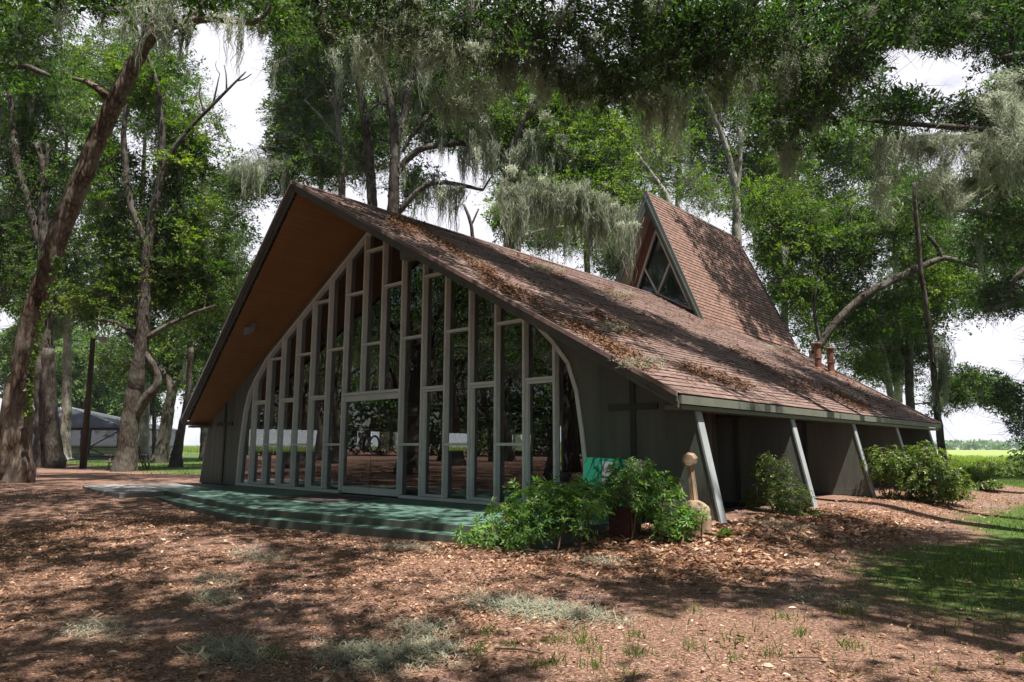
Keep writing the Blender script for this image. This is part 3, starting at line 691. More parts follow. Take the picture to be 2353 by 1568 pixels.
# openings in the canopy above these spots of ground let the sun through
OPEN = [(1150, 1310, .95, .5), (1010, 1290, .6, .3), (1330, 1525, .55, .42), (1500, 1535, .5, .3), (1800, 1455, .75, .22), (1480, 1420, .6, .2), (2000, 1470, .6, .2), (820, 1330, .5, .25), (1640, 1300, .6, .25), (1850, 1300, .6, .25), (480, 1260, .6, .15), (230, 1230, 1.0, .2), (2280, 1190, 2.2, 2.0), (2300, 1120, 3, 3), (150, 1330, .5, .15), (1080, 1420, .5, .2), (1300, 1220, .8, .6), (1480, 1180, .6, .5), (980, 1170, .7, .2), (800, 1160, .8, .2), (640, 1150, .9, .2), (2150, 1545, .6, .25), (1750, 1560, .3, .2), (1590, 1215, .5, .8)]
OPEN = [(*on_ground(a, c_, -.25)[:2], r1, r2) for a, c_, r1, r2 in OPEN] + [(7.5, 0, .6, .5), (7.6, 3.75, .5, .4), (7.5, 7.45, .6, .5), (7.5, 11.2, .6, .5)]
def sunlit(C, r):
    C = np.asarray(C); t = (C[:, 2] + .25) / SUN[2]; h = C - SUN * t[:, None]; ok = np.ones(len(C), bool)
    ca, sa = SUN[0] / math.hypot(SUN[0], SUN[1]), SUN[1] / math.hypot(SUN[0], SUN[1])
    for (x, y, r1, r2) in OPEN:
        dx, dy = h[:, 0] - x, h[:, 1] - y; u = dx * ca + dy * sa; v = -dx * sa + dy * ca
        ok &= (u / (r1 + r * .6)) ** 2 + (v / (r2 + r * .6)) ** 2 > 1
    nn = np.array([SL, 0, 1]); t2 = (C @ nn - HR) / (SUN @ nn); h2 = C - SUN * t2[:, None]; onr = (h2[:, 0] > -.2) & (h2[:, 0] < 8.2) & (h2[:, 1] > -2.3) & (h2[:, 1] < 18)
    nsy = np.sin(h2[:, 1] * 1.9 + 1.3 * np.sin(h2[:, 0] * .8)) + .7 * np.sin(h2[:, 1] * .63 + h2[:, 0] * .5 + 1)
    ok &= ~(onr & (nsy > .35 - .05 * h2[:, 1]))
    q = toPX(C); return ok | ((q[:, 2] > 1) & (q[:, 0] > -60) & (q[:, 0] < 2420) & (q[:, 1] > -60))
def leaf_pts(C, rad, per, rs):
    """leaf base points, directions and normals for clumps of twigs"""
    n = len(C); tw = 9; lp = max(1, per // tw)
    d = unit(rs.normal(0, 1, (n, tw, 3)) * (1, 1, .55) + (0, 0, .05)); st = rs.normal(0, .28, (n, tw, 3)) * rad[:, None, None]
    t = rs.uniform(.05, 1, (n, tw, lp, 1))
    P = C[:, None, None] + st[:, :, None] + d[:, :, None] * t * rad[:, None, None, None] + rs.normal(0, .07, (n, tw, lp, 3)) * rad[:, None, None, None]
    P[..., 2] -= .25 * (t[..., 0] ** 2) * rad[:, None, None]
    D = unit(d[:, :, None] + rs.normal(0, .8, (n, tw, lp, 3))); N = unit(rs.normal(0, .42, (n, tw, lp, 3)) + rs.normal(0, .45, (n, tw, 1, 3)) + (0, 0, .9))
    tone = np.clip(rs.normal(.5, .2, (n, 1, 1)) + rs.normal(0, .12, (n, tw, 1)) + rs.normal(0, .1, (n, tw, lp)), 0, 1)
    leaf_pts.twigs = (np.repeat(C, tw, 0).reshape(-1, 3), (C[:, None] + st).reshape(-1, 3), (C[:, None] + st + d * rad[:, None, None] * .95 - np.array([0, 0, .22]) * rad[:, None, None]).reshape(-1, 3))
    return P.reshape(-1, 3), D.reshape(-1, 3), N.reshape(-1, 3), tone.ravel()
def add_twigs(b, w):
    A, B, E_ = leaf_pts.twigs; n = len(A)
    for (p, q, w0, w1) in ((A, B, w, w * .8), (B, E_, w * .8, w * .3)):
        for s in (np.array([1., 0, 0]), np.array([0, 1., .3])):
            x = unit(np.cross(q - p, s)) / 2; v = np.stack([p - x * w0, p + x * w0, q + x * w1, q - x * w1], 1); b.add(v.reshape(-1, 3), np.arange(n * 4).reshape(n, 4))
def add_leaves(b, P, D, N, tone, L, Wd, rs, detailed=False):
    n = len(P); N = unit(N - D * np.sum(N * D, 1)[:, None]); Sd = np.cross(D, N)
    l = (L * rs.uniform(.7, 1.3, n))[:, None]; w = (Wd * rs.uniform(.7, 1.25, n))[:, None] / 2; f = N * w * .45
    if detailed:
        v = np.stack([P, P + D * l * .32 + Sd * w + f, P + D * l * .7 + Sd * w * .75 + f * .7, P + D * l - N * l * .08, P + D * l * .7 - Sd * w * .75 + f * .7, P + D * l * .32 - Sd * w + f], 1)
        i = np.arange(n * 6).reshape(n, 6)
        b.add(v.reshape(-1, 3), [i[:, [0, 1, 2, 3]], i[:, [0, 3, 4, 5]]], tint=np.repeat(tone, 6))
    else:
        v = np.stack([P, P + D * l * .45 + Sd * w + f, P + D * l, P + D * l * .45 - Sd * w + f], 1)
        b.add(v.reshape(-1, 3), np.arange(n * 4).reshape(n, 4), tint=np.repeat(tone, 4))
def moss_strands(b, anchors, spread, length, per, rs, w=.022):
    n = len(anchors); A = np.repeat(anchors, per, 0) + rs.normal(0, 1, (n * per, 3)) * np.repeat(spread, per)[:, None] * (1, 1, .18)
    big = np.repeat(length, per) * rs.uniform(.3, 1.1, n * per); K = 8; t = np.linspace(0, 1, K)
    ph = rs.uniform(0, 6.28, (n * per, 2)); amp = rs.uniform(.02, .11, (n * per, 1))
    pull = (np.repeat(anchors, per, 0) - A) * .7
    X = A[:, None] + pull[:, None] * t[None, :, None]
    X[..., 0] += amp * np.sin(ph[:, :1] + t * 13) + .05 * t * np.cos(ph[:, 1:]); X[..., 1] += amp * np.cos(ph[:, 1:] + t * 11) + .05 * t * np.sin(ph[:, :1])
    X[..., 2] -= big[:, None] * t
    a = rs.uniform(0, 6.28, n * per); d = np.stack([np.cos(a), np.sin(a), 0 * a], 1)[:, None]
    ww = (w * rs.uniform(.5, 1.5, (n * per, 1)) * np.array([.6, .95, 1.1, 1.05, .95, .75, .5, .12]))[..., None]
    v = np.stack([X - d * ww / 2, X + d * ww / 2], 2).reshape(n * per, K * 2, 3)
    base = np.arange(n * per)[:, None, None] * K * 2; k = np.arange(K - 1)[None, :, None] * 2
    q = (base + k + np.array([0, 1, 3, 2])[None, None]).reshape(-1, 4)
    tone = np.clip(np.repeat(rs.normal(.5, .17, n), per) + rs.normal(0, .14, n * per), 0, 1)
    b.add(v.reshape(-1, 3), q, tint=np.repeat(tone, K * 2))
def smooth_path(pts, rad, step):
    pts = np.asarray(pts, float); rad = np.asarray(rad, float)
    seg = np.linalg.norm(np.diff(pts, axis=0), axis=1); s = np.concatenate([[0], np.cumsum(seg)])
    m = max(4, int(s[-1] / step)); u = np.linspace(0, s[-1], m)
    P = np.stack([np.interp(u, s, pts[:, i]) for i in range(3)], 1)
    R = np.interp(u, s, rad)
    for _ in range(max(1, int(.45 * m / len(pts)))):
        P[1:-1] = .25 * P[:-2] + .5 * P[1:-1] + .25 * P[2:]
    return P, R
def grow(skP, skR, C, b, rs, rmax=.12, nseg=5):
    """join every clump to the nearest limb"""
    skP = [np.asarray(skP)]; skR = [np.asarray(skR)]
    allP = skP[0]; allR = skR[0]; todo = list(range(len(C)))
    d0 = np.min(np.linalg.norm(C[:, None] - allP[None, ::3], axis=2), axis=1) if len(C) else []
    for i in sorted(todo, key=lambda k: d0[k]):
        c = C[i]; dv = c - allP; dist = np.linalg.norm(dv, axis=1); cost = dist + .7 * np.maximum(0, -dv[:, 2] - .1 * dist) + .25 * dist * (allR < .015)
        j = int(np.argmin(cost)); d = dist[j]
        if d < .15: continue
        a = allP[j]; m = max(4, int(d / .35)); t = np.linspace(0, 1, m)[:, None]
        side = rs.normal(0, .10, 3) * d
        P = a + (c - a) * t + side * np.sin(t * math.pi) + np.array([0, 0, .13]) * d * np.sin(t * math.pi) + rs.normal(0, .02 * min(d, 2), (m, 3)) * np.sin(t * math.pi)
        r0 = min(allR[j] * .75, .018 + .022 * d, rmax); R = r0 * (1 - t[:, 0]) + .007 * t[:, 0]
        b.tube(P, R, nseg if r0 > .03 else 4, cap=False)
        allP = np.vstack([allP, P[1:]]); allR = np.concatenate([allR, R[1:]])
    return allP, allR
def tree(label, d, trunks, blobs, leaf='live', bark=None, per=150, L=.115, Wd=.055, r=.75, moss=40, ml=.9, mper=34, cat='tree', name='oak_tree', group=None, ground=True, seed=0, detailed=False, mw=.02, mossblobs=(), ds=2.2, extra=None, cull=True, den=1.0, mden=.95, back=1.9):
    """trunks: lists of (px, py, width px[, depth offset]); blobs: (px, py, rx, ry, n[, depth offset])"""
    rs = np.random.default_rng(seed + 100)
    paths = []
    for k, tr in enumerate(trunks):
        P = np.array([PX(p[0], p[1], d + (p[3] if len(p) > 3 else 0)) for p in tr]); Rr = np.array([p[2] * d / FPX / 2 for p in tr])
        if k == 0 and ground:
            g = P[0].copy(); g[2] = float(gz(g[0], g[1])) - .15
            if P[0][2] - g[2] > .35: P = np.vstack([g, P]); Rr = np.concatenate([[Rr[0] * 1.25], Rr])
            else: P[0][2] = g[2]
        paths.append(smooth_path(P, Rr, max(.25, Rr.mean() * .9)))
    base = paths[0][0][0].copy(); base[2] += .15
    root = thing(name, label, cat, base, group); tb_ = MB()
    P0, R0 = paths[0]; h = np.linalg.norm(P0 - P0[0], axis=1); R0 = R0 * (1 + .28 * np.exp(-h / (R0[0] * 1.3 + .05)))
    paths[0] = (P0, R0)
    for P, Rr in paths:
        P = P + rs.normal(0, .02, P.shape) * Rr[:, None] * 3
        tb_.tube(P, Rr, 14 if Rr.max() > .15 else 8, .035)
    skP = np.vstack([p for p, _ in paths]); skR = np.concatenate([q for _, q in paths])
    up = skP[:, 2] > 2.2
    C = []
    for bl in blobs:
        n = int(round(bl[4] * DEN * den)); off = bl[5] if len(bl) > 5 else 0
        u = rs.normal(0, 1, (n, 3)); u = u / np.linalg.norm(u, axis=1)[:, None] * rs.random((n, 1)) ** (1 / 2.4)
        for e in u: C.append(PX(bl[0] + e[0] * bl[2], bl[1] + e[1] * bl[3], d + off + back + e[2] * ds))
    if extra is not None: C += list(extra)
    C = np.array(C).reshape(-1, 3); rad = r * rs.uniform(.7, 1.25, len(C))
    if len(C) and cull: k = keep(C, r) & sunlit(C, r); C, rad = C[k], rad[k]
    allP, allR = skP[up] if up.any() else skP, skR[up] if up.any() else skR
    if len(C): allP, allR = grow(allP, allR, C, tb_, rs)
    if len(C):
        b = MB(); P, D, N, tone = leaf_pts(C, rad, per, rs); add_twigs(tb_, .0006 * d + .002)
        szf = np.repeat(np.clip(rs.lognormal(0, .28, len(C)), .6, 1.8), len(P) // len(C))
        if cull: kk = keep(P, .02); P, D, N, tone, szf = P[kk], D[kk], N[kk], tone[kk], szf[kk]
    tb_.build('trunk', bark or m_bark, root, smooth=True)
    if len(C):
        add_leaves(b, P, D, N, tone, L * szf, Wd * szf, rs, detailed); b.build('crown', m_leafs[leaf], root)
    A = []
    if moss: sel = rs.choice(len(allP), min(moss, len(allP)), replace=False); A = list(allP[sel] + (0, 0, -.02))
    for bl in mossblobs:
        for _ in range(int(bl[4] * mden)):
            e = rs.normal(0, .5, 3); A.append(PX(bl[0] + e[0] * bl[2], bl[1] + e[1] * bl[3], d + (bl[5] if len(bl) > 5 else 0) + e[2]))
    if len(A):
        A = np.array(A); A = A[A[:, 2] > 2.5]
        ln = ml * np.clip(rs.lognormal(-.1, .6, len(A)), .25, 1.9)
        if cull: k = keep(A, .1) & keep(A - np.stack([0 * ln, 0 * ln, ln], 1), .1) if not mossblobs else keep(A, .1); A, ln = A[k], ln[k]
        if len(A):
            b = MB(); moss_strands(b, A, rs.uniform(.05, .24, len(A)), ln, mper, rs, mw); tag(b.build('hanging_moss', m_moss, root), kind='stuff')
    return root

# ------------------------------------------------------------------ trees
tree('large foreground live oak leaning right, ivy on its furrowed trunk, far left', 22,
 [[(38, 1105, 66), (42, 1000, 57), (48, 900, 49), (57, 800, 43), (75, 718, 41), (104, 636, 41), (132, 553, 43), (160, 475, 43), (190, 410, 42), (226, 315, 39), (266, 228, 37), (310, 142, 33), (345, 85, 29), (380, 60, 26), (425, 55, 22), (470, 41, 19), (530, 47, 16), (585, 56, 12), (615, 30, 9), (625, -20, 6)],
  [(243, 222, 18), (215, 190, 14), (190, 183, 11), (168, 181, 7)], [(330, 115, 24), (345, 40, 18), (370, -40, 14, 1), (400, -120, 9, 2)], [(440, 52, 16), (455, 20, 13), (490, -20, 10), (540, -70, 6)],
  [(6, 1100, 40, -.3), (10, 1000, 30, -.3), (14, 930, 22, -.3), (20, 880, 10, -.3)]],
 [(340, -20, 150, 60, 26), (560, -30, 160, 60, 16), (140, -60, 200, 90, 30), (640, 10, 60, 60, 8)], 'live', m_bark, moss=10, mossblobs=[(350, 25, 90, 40, 26), (420, 50, 60, 12, 8), (545, 35, 60, 12, 10), (610, 60, 20, 30, 4)], ml=1.0, seed=1)
# ivy on the leaning trunk is a part of that tree
_t1 = [o for o in COL.objects if o.name.startswith('oak_tree') and o.parent is None][-1]
rs = np.random.default_rng(5); b = MB(); iv = []
for (a, c) in (((66, 880), (76, 800)), ((74, 830), (90, 750)), ((86, 755), (114, 650)), ((118, 630), (130, 590)), ((62, 960), (66, 880))):
    for _ in range(70): t = rs.random(); iv.append(PX(a[0] + (c[0] - a[0]) * t + rs.normal(4, 4), a[1] + (c[1] - a[1]) * t, 22 - .42 + rs.normal(0, .04)))
iv = np.array(iv); n = len(iv); add_leaves(b, iv, unit(rs.normal(0, 1, (n, 3)) + (0, 0, -.6)), unit(np.array([.66, -.73, .3]) + rs.normal(0, .4, (n, 3))), np.clip(rs.normal(.6, .2, n), 0, 1), .11, .10, rs)
b.build('ivy', m_leafs['bright'], _t1)
tree('big forked oak standing close behind the leaning ivy oak at left', 37,
 [[(112, 1078, 52), (104, 980, 44), (100, 883, 42), (102, 800, 34), (104, 720, 31), (106, 640, 28), (102, 560, 24), (98, 480, 20), (104, 400, 15), (85, 330, 11)],
  [(103, 580, 19), (82, 525, 17), (58, 440, 15), (38, 380, 17), (30, 300, 13), (22, 210, 9)], [(125, 600, 16), (150, 520, 12), (175, 440, 9)], [(60, 470, 10), (110, 380, 9), (108, 330, 7)],
  [(128, 1078, 40, -.6), (118, 1000, 34, -.6), (112, 900, 30, -.6), (112, 800, 24, -.6)]],
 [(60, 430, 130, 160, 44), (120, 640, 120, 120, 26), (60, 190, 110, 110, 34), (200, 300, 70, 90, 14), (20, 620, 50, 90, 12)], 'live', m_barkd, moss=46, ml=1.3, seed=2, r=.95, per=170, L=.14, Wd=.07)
tree('slender dark horizontal limbed oak at the far left edge', 30, [[(-60, 1090, 40), (-55, 700, 34), (-40, 400, 28), (-20, 180, 24)], [(-40, 190, 20), (0, 152, 17), (60, 152, 14), (100, 168, 11), (115, 175, 8)]],
 [(30, 90, 120, 80, 26), (-60, 300, 80, 120, 18), (90, 40, 90, 60, 14), (10, 560, 60, 90, 12), (0, 660, 40, 30, 5)], 'live', m_barkd, moss=20, seed=3)
tree('forked oak with twin upright stems right of the lamp post', 32,
 [[(285, 1085, 50), (293, 1020, 42), (302, 940, 38), (316, 860, 34), (328, 770, 30), (334, 640, 25), (340, 565, 23), (352, 490, 19), (370, 400, 17), (373, 300, 15), (362, 190, 12), (335, 120, 8)],
  [(340, 570, 18), (318, 520, 15), (300, 475, 14), (290, 390, 13), (283, 310, 12), (290, 240, 9)], [(366, 430, 14), (395, 345, 12), (440, 290, 9), (490, 240, 8), (545, 185, 5), (565, 165, 3)], [(490, 240, 5), (497, 205, 3.5), (505, 170, 2)], [(520, 210, 4), (522, 175, 3), (515, 150, 2)], [(545, 186, 3.5), (560, 185, 3), (578, 170, 2)], [(505, 170, 2), (492, 155, 1.5), (497, 140, 1)], [(470, 262, 4), (455, 215, 3), (462, 190, 2)],
  [(326, 785, 14), (290, 752, 11), (258, 738, 9), (225, 736, 5)], [(332, 780, 14), (385, 748, 11), (440, 722, 9), (495, 702, 5)], [(306, 960, 24), (335, 915, 22), (368, 880, 18), (352, 835, 15), (318, 790, 11), (290, 765, 7)]],
 [(390, 540, 160, 140, 58), (430, 330, 90, 100, 24), (250, 420, 80, 110, 22), (330, 690, 160, 80, 36), (320, 190, 110, 90, 26), (500, 640, 70, 70, 14), (520, 190, 40, 50, 3)], 'bright', m_barkd, moss=26, ml=.9, seed=4, r=.9, per=170, L=.14, Wd=.07, detailed=False)
tree('oak with mossy forked top behind the picnic table', 46, [[(366, 1062, 34), (378, 1000, 27), (388, 940, 24), (396, 900, 22), (385, 865, 16), (362, 840, 13), (330, 815, 9)], [(396, 905, 17), (412, 875, 14), (425, 850, 11), (440, 800, 8)]],
 [(395, 800, 100, 80, 34), (480, 700, 70, 110, 26), (300, 820, 90, 60, 18), (440, 880, 40, 40, 7)], 'live', m_barkd, moss=34, ml=1.2, seed=5, r=1.1, L=.17, Wd=.085)
tree('thin leaning oak close to the left eave of the chapel', 38, [[(403, 1073, 30), (408, 1035, 21), (416, 990, 17), (424, 955, 15), (432, 900, 13), (440, 800, 10)]], [(470, 780, 70, 120, 28), (530, 640, 60, 90, 16)], 'live', m_barkd, moss=14, seed=6, r=.9, L=.14, Wd=.07)
tree('very thin far tree beside the river behind the leaning oaks', 62, [[(355, 1046, 11), (354, 960, 9), (353, 880, 8)]], [(345, 930, 50, 30, 9), (360, 860, 60, 40, 14)], 'live', m_barkd, moss=0, seed=7, r=1.2, L=.2, Wd=.1)
for k, (px, d, bl, lab) in enumerate([(190, 78, [(190, 900, 120, 60, 34), (170, 820, 130, 60, 26)], 'pale green tree behind the middle of the screened shelter'), (20, 84, [(20, 820, 90, 90, 30), (60, 730, 80, 60, 16)], 'tall pale tree behind the left end of the screened shelter'),
     (290, 80, [(290, 920, 60, 60, 24), (330, 860, 70, 50, 16)], 'pale green tree behind the right end of the screened shelter'), (110, 92, [(110, 880, 80, 60, 24), (110, 780, 90, 80, 22)], 'broad far tree showing between the two big left oaks')]):
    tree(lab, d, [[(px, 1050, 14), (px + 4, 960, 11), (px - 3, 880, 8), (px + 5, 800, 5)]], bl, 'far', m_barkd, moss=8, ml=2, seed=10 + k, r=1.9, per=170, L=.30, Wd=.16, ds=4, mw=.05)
# behind the chapel roof, left to right
tree('slim pale straight oak, leftmost trunk rising behind the chapel ridge', 33, [[(786, 445, 16), (784, 341, 14), (778, 280, 12), (770, 228, 11), (764, 156, 10), (752, 65, 9), (746, -20, 7)], [(775, 260, 8), (740, 180, 7), (716, 130, 5)], [(782, 330, 8), (740, 270, 7), (700, 230, 5)]],
 [(690, 110, 100, 130, 40), (670, 290, 70, 90, 22), (770, 230, 80, 140, 26), (710, 390, 90, 50, 15), (600, 20, 70, 40, 6), (600, 425, 75, 40, 14), (545, 400, 50, 40, 8), (640, 350, 40, 40, 6)], 'live', m_barkp, moss=34, mossblobs=[(600, 375, 70, 20, 20)], ml=1.2, seed=20, r=.85)
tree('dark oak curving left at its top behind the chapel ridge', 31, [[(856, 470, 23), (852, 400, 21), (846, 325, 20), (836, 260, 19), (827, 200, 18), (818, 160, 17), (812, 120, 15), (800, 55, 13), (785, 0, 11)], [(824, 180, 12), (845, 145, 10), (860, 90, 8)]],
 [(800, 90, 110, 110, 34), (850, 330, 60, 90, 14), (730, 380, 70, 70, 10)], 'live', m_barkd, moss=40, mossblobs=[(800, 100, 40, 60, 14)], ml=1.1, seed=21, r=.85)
tree('large many limbed oak with long low right hand boughs behind the chapel ridge', 29,
 [[(904, 484, 27), (906, 390, 24), (908, 325, 23), (902, 260, 17), (890, 195, 15), (872, 153, 13), (850, 110, 9)], [(910, 335, 18), (924, 290, 17), (934, 228, 17), (947, 169, 14), (965, 120, 11), (992, 60, 8)],
  [(910, 400, 17), (930, 372, 17), (952, 350, 16), (980, 337, 15), (1020, 334, 13), (1060, 327, 12), (1100, 345, 8)], [(915, 490, 14), (935, 465, 14), (958, 440, 13), (985, 422, 12), (1020, 418, 11), (1060, 426, 10), (1110, 437, 7)],
  [(925, 350, 9), (940, 318, 9), (958, 298, 9), (978, 280, 8), (995, 250, 8), (1040, 237, 6)], [(890, 240, 8), (870, 232, 7), (848, 260, 5)], [(945, 180, 9), (985, 145, 9), (1010, 125, 6)]],
 [(960, 150, 150, 140, 44), (1010, 285, 90, 70, 18), (950, 415, 60, 45, 8), (1120, 320, 90, 90, 18)], 'live', m_barkd, moss=70, mossblobs=[(1030, 430, 90, 12, 22), (1100, 345, 60, 20, 16), (960, 120, 60, 60, 14)], ml=1.1, seed=22, r=.85)
tree('sunlit oak heavy with pale moss, its single trunk seen between ridge and steeple', 27, [[(1166, 575, 19), (1165, 500, 17), (1160, 430, 16), (1168, 360, 14), (1200, 280, 12), (1250, 200, 9)], [(1160, 440, 10), (1210, 410, 9), (1300, 400, 8), (1400, 440, 7), (1470, 480, 4)], [(1165, 380, 9), (1120, 300, 8), (1080, 230, 6)]],
 [(1290, 330, 170, 110, 60), (1390, 450, 100, 70, 34, -1), (1200, 240, 150, 90, 34), (1270, 440, 90, 60, 16, -1)], 'bright', m_barkd, moss=70, mossblobs=[(1250, 430, 110, 40, 60, -1), (1390, 480, 70, 40, 34, -1), (1210, 330, 110, 60, 40), (1440, 515, 22, 14, 6, -2)], ml=1.25, mper=44, seed=23, r=.8, detailed=True)
tree('twisted grey oak low behind the ridge right of the single mossy trunk', 40, [[(1188, 575, 14), (1195, 540, 12), (1215, 505, 11), (1235, 470, 9)], [(1195, 545, 8), (1240, 530, 7), (1300, 520, 5)]], [(1260, 520, 140, 60, 26), (1120, 500, 50, 40, 6), (1400, 600, 60, 60, 18)], 'bright', m_barkp, moss=40, ml=1.3, seed=24, r=1.0, L=.15, Wd=.075)
tree('thin bare stemmed oak low behind the ridge left of the single mossy trunk', 40, [[(1088, 552, 9), (1080, 500, 8), (1065, 470, 6)], [(1082, 520, 5), (1100, 480, 4)]], [(1060, 520, 50, 25, 5), (1120, 545, 30, 20, 4)], 'live', m_barkd, moss=22, ml=1.1, seed=25, r=.8)
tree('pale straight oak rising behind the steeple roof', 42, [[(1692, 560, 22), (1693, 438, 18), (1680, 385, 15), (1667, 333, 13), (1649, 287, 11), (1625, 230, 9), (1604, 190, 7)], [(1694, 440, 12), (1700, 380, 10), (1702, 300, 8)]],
 [(1620, 150, 150, 130, 40), (1730, 390, 120, 100, 40), (1580, 330, 100, 110, 26), (1790, 260, 110, 120, 30), (1560, 240, 100, 80, 20), (1500, 430, 50, 40, 8)], 'bright', m_barkp, moss=70, ml=1.6, seed=26, r=1.15, L=.16, Wd=.08)
tree('leaning pale oak just left of the steeple top', 36, [[(1540, 470, 18), (1520, 430, 13), (1490, 390, 10), (1460, 350, 7)], [(1515, 420, 8), (1470, 400, 6)]], [(1480, 320, 110, 70, 22), (1430, 380, 60, 40, 10), (1600, 430, 80, 50, 14)], 'bright', m_barkp, moss=34, ml=1.4, seed=27, r=1.0)
tree('oak with one long bough arching right from behind the vent pipes', 34,
 [[(1866, 825, 18), (1874, 805, 18), (1888, 785, 19), (1909, 755, 19), (1942, 719, 19), (1972, 692, 18), (1999, 671, 18), (2053, 644, 18), (2101, 620, 17), (2143, 602, 14), (2167, 591, 13), (2218, 605, 12), (2245, 613, 11), (2272, 602, 10), (2311, 590, 9), (2360, 574, 8)],
  [(2160, 595, 12), (2160, 570, 10), (2138, 552, 8), (2128, 535, 7), (2122, 515, 5)], [(1885, 790, 9), (1875, 745, 8), (1870, 690, 6), (1880, 640, 4)]],
 [(1880, 590, 120, 130, 56), (2040, 520, 150, 100, 46), (1800, 640, 70, 110, 26), (2040, 720, 140, 60, 32), (2190, 650, 100, 50, 20), (1960, 830, 60, 45, 10), (1790, 480, 70, 70, 16)], 'bright', m_barkd, moss=36, seed=28, r=.95, per=170, L=.135, Wd=.065)
tree('slim tall oak rising right beside the rear corner of the roof', 29.5, [[(2168, 1070, 17), (2158, 980, 15), (2150, 910, 14), (2143, 821, 13), (2134, 746, 12), (2125, 686, 11), (2114, 611, 10), (2110, 551, 10), (2104, 491, 9), (2100, 420, 8)], [(2150, 910, 8), (2162, 870, 10), (2168, 800, 8)]],
 [(2130, 470, 70, 60, 14), (2200, 890, 60, 30, 6)], 'live', m_barkd, moss=4, mossblobs=[(2166, 815, 8, 40, 10), (2155, 895, 10, 20, 5)], ml=1.3, seed=29)
tree('dark upright oak behind the slim one at the roof corner', 38, [[(2089, 910, 19), (2089, 806, 17), (2092, 701, 16), (2096, 600, 11)], [(2090, 800, 8), (2120, 770, 7), (2150, 740, 5)]], [(2080, 800, 110, 80, 32), (2230, 890, 90, 40, 20), (2150, 960, 40, 50, 12), (2240, 700, 80, 40, 12), (2290, 920, 60, 40, 10)], 'dark', m_barkd, moss=16, seed=30, r=1.0, L=.14, Wd=.07)
tree('pale forked oak right of the vent pipes', 37, [[(2046, 900, 15), (2040, 870, 14), (2034, 830, 13), (2028, 800, 10), (2010, 770, 7)], [(2036, 850, 9), (2000, 825, 8), (1975, 800, 6)], [(2034, 858, 6), (2000, 862, 5), (1970, 878, 4)]], [(1990, 760, 80, 50, 18), (2060, 700, 80, 60, 18)], 'live', m_barkp, moss=20, seed=31, r=.9)
tree('spreading dark oak leaning in from the right edge with low boughs', 26, [[(2480, 1100, 50), (2470, 900, 44), (2440, 700, 36), (2400, 580, 28), (2360, 520, 22), (2300, 502, 15), (2235, 483, 11), (2190, 484, 7)], [(2440, 690, 22), (2353, 684, 13), (2308, 701, 11), (2263, 716, 8)], [(2400, 580, 16), (2330, 640, 11), (2310, 690, 9), (2290, 670, 5)]],
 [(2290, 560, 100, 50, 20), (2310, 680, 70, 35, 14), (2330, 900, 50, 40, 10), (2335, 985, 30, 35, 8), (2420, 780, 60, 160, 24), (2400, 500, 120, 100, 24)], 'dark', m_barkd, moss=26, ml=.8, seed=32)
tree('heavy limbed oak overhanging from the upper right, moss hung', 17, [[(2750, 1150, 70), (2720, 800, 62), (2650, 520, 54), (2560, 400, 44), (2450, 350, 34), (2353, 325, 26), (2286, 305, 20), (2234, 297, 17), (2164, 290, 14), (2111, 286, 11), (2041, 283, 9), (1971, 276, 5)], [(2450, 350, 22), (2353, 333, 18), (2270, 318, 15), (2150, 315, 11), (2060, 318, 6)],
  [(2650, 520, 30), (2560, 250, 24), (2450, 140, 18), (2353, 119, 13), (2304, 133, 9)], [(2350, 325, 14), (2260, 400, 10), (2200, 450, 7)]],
 [(2250, 260, 110, 50, 20), (2310, 60, 120, 90, 46), (2080, 245, 110, 40, 16), (2100, 60, 120, 60, 30), (2330, 440, 60, 90, 16), (2200, 30, 120, 50, 22), (2450, 200, 120, 200, 40)], 'dark', m_barkd, moss=26, mossblobs=[(2120, 318, 90, 12, 40), (2270, 330, 80, 25, 40), (2310, 230, 50, 60, 34), (2180, 420, 60, 40, 26), (2040, 400, 30, 40, 8), (2200, 160, 16, 20, 6)], ml=.62, mper=46, seed=33, r=.62, L=.095, Wd=.04, per=110, detailed=True, mw=.012, den=.7)

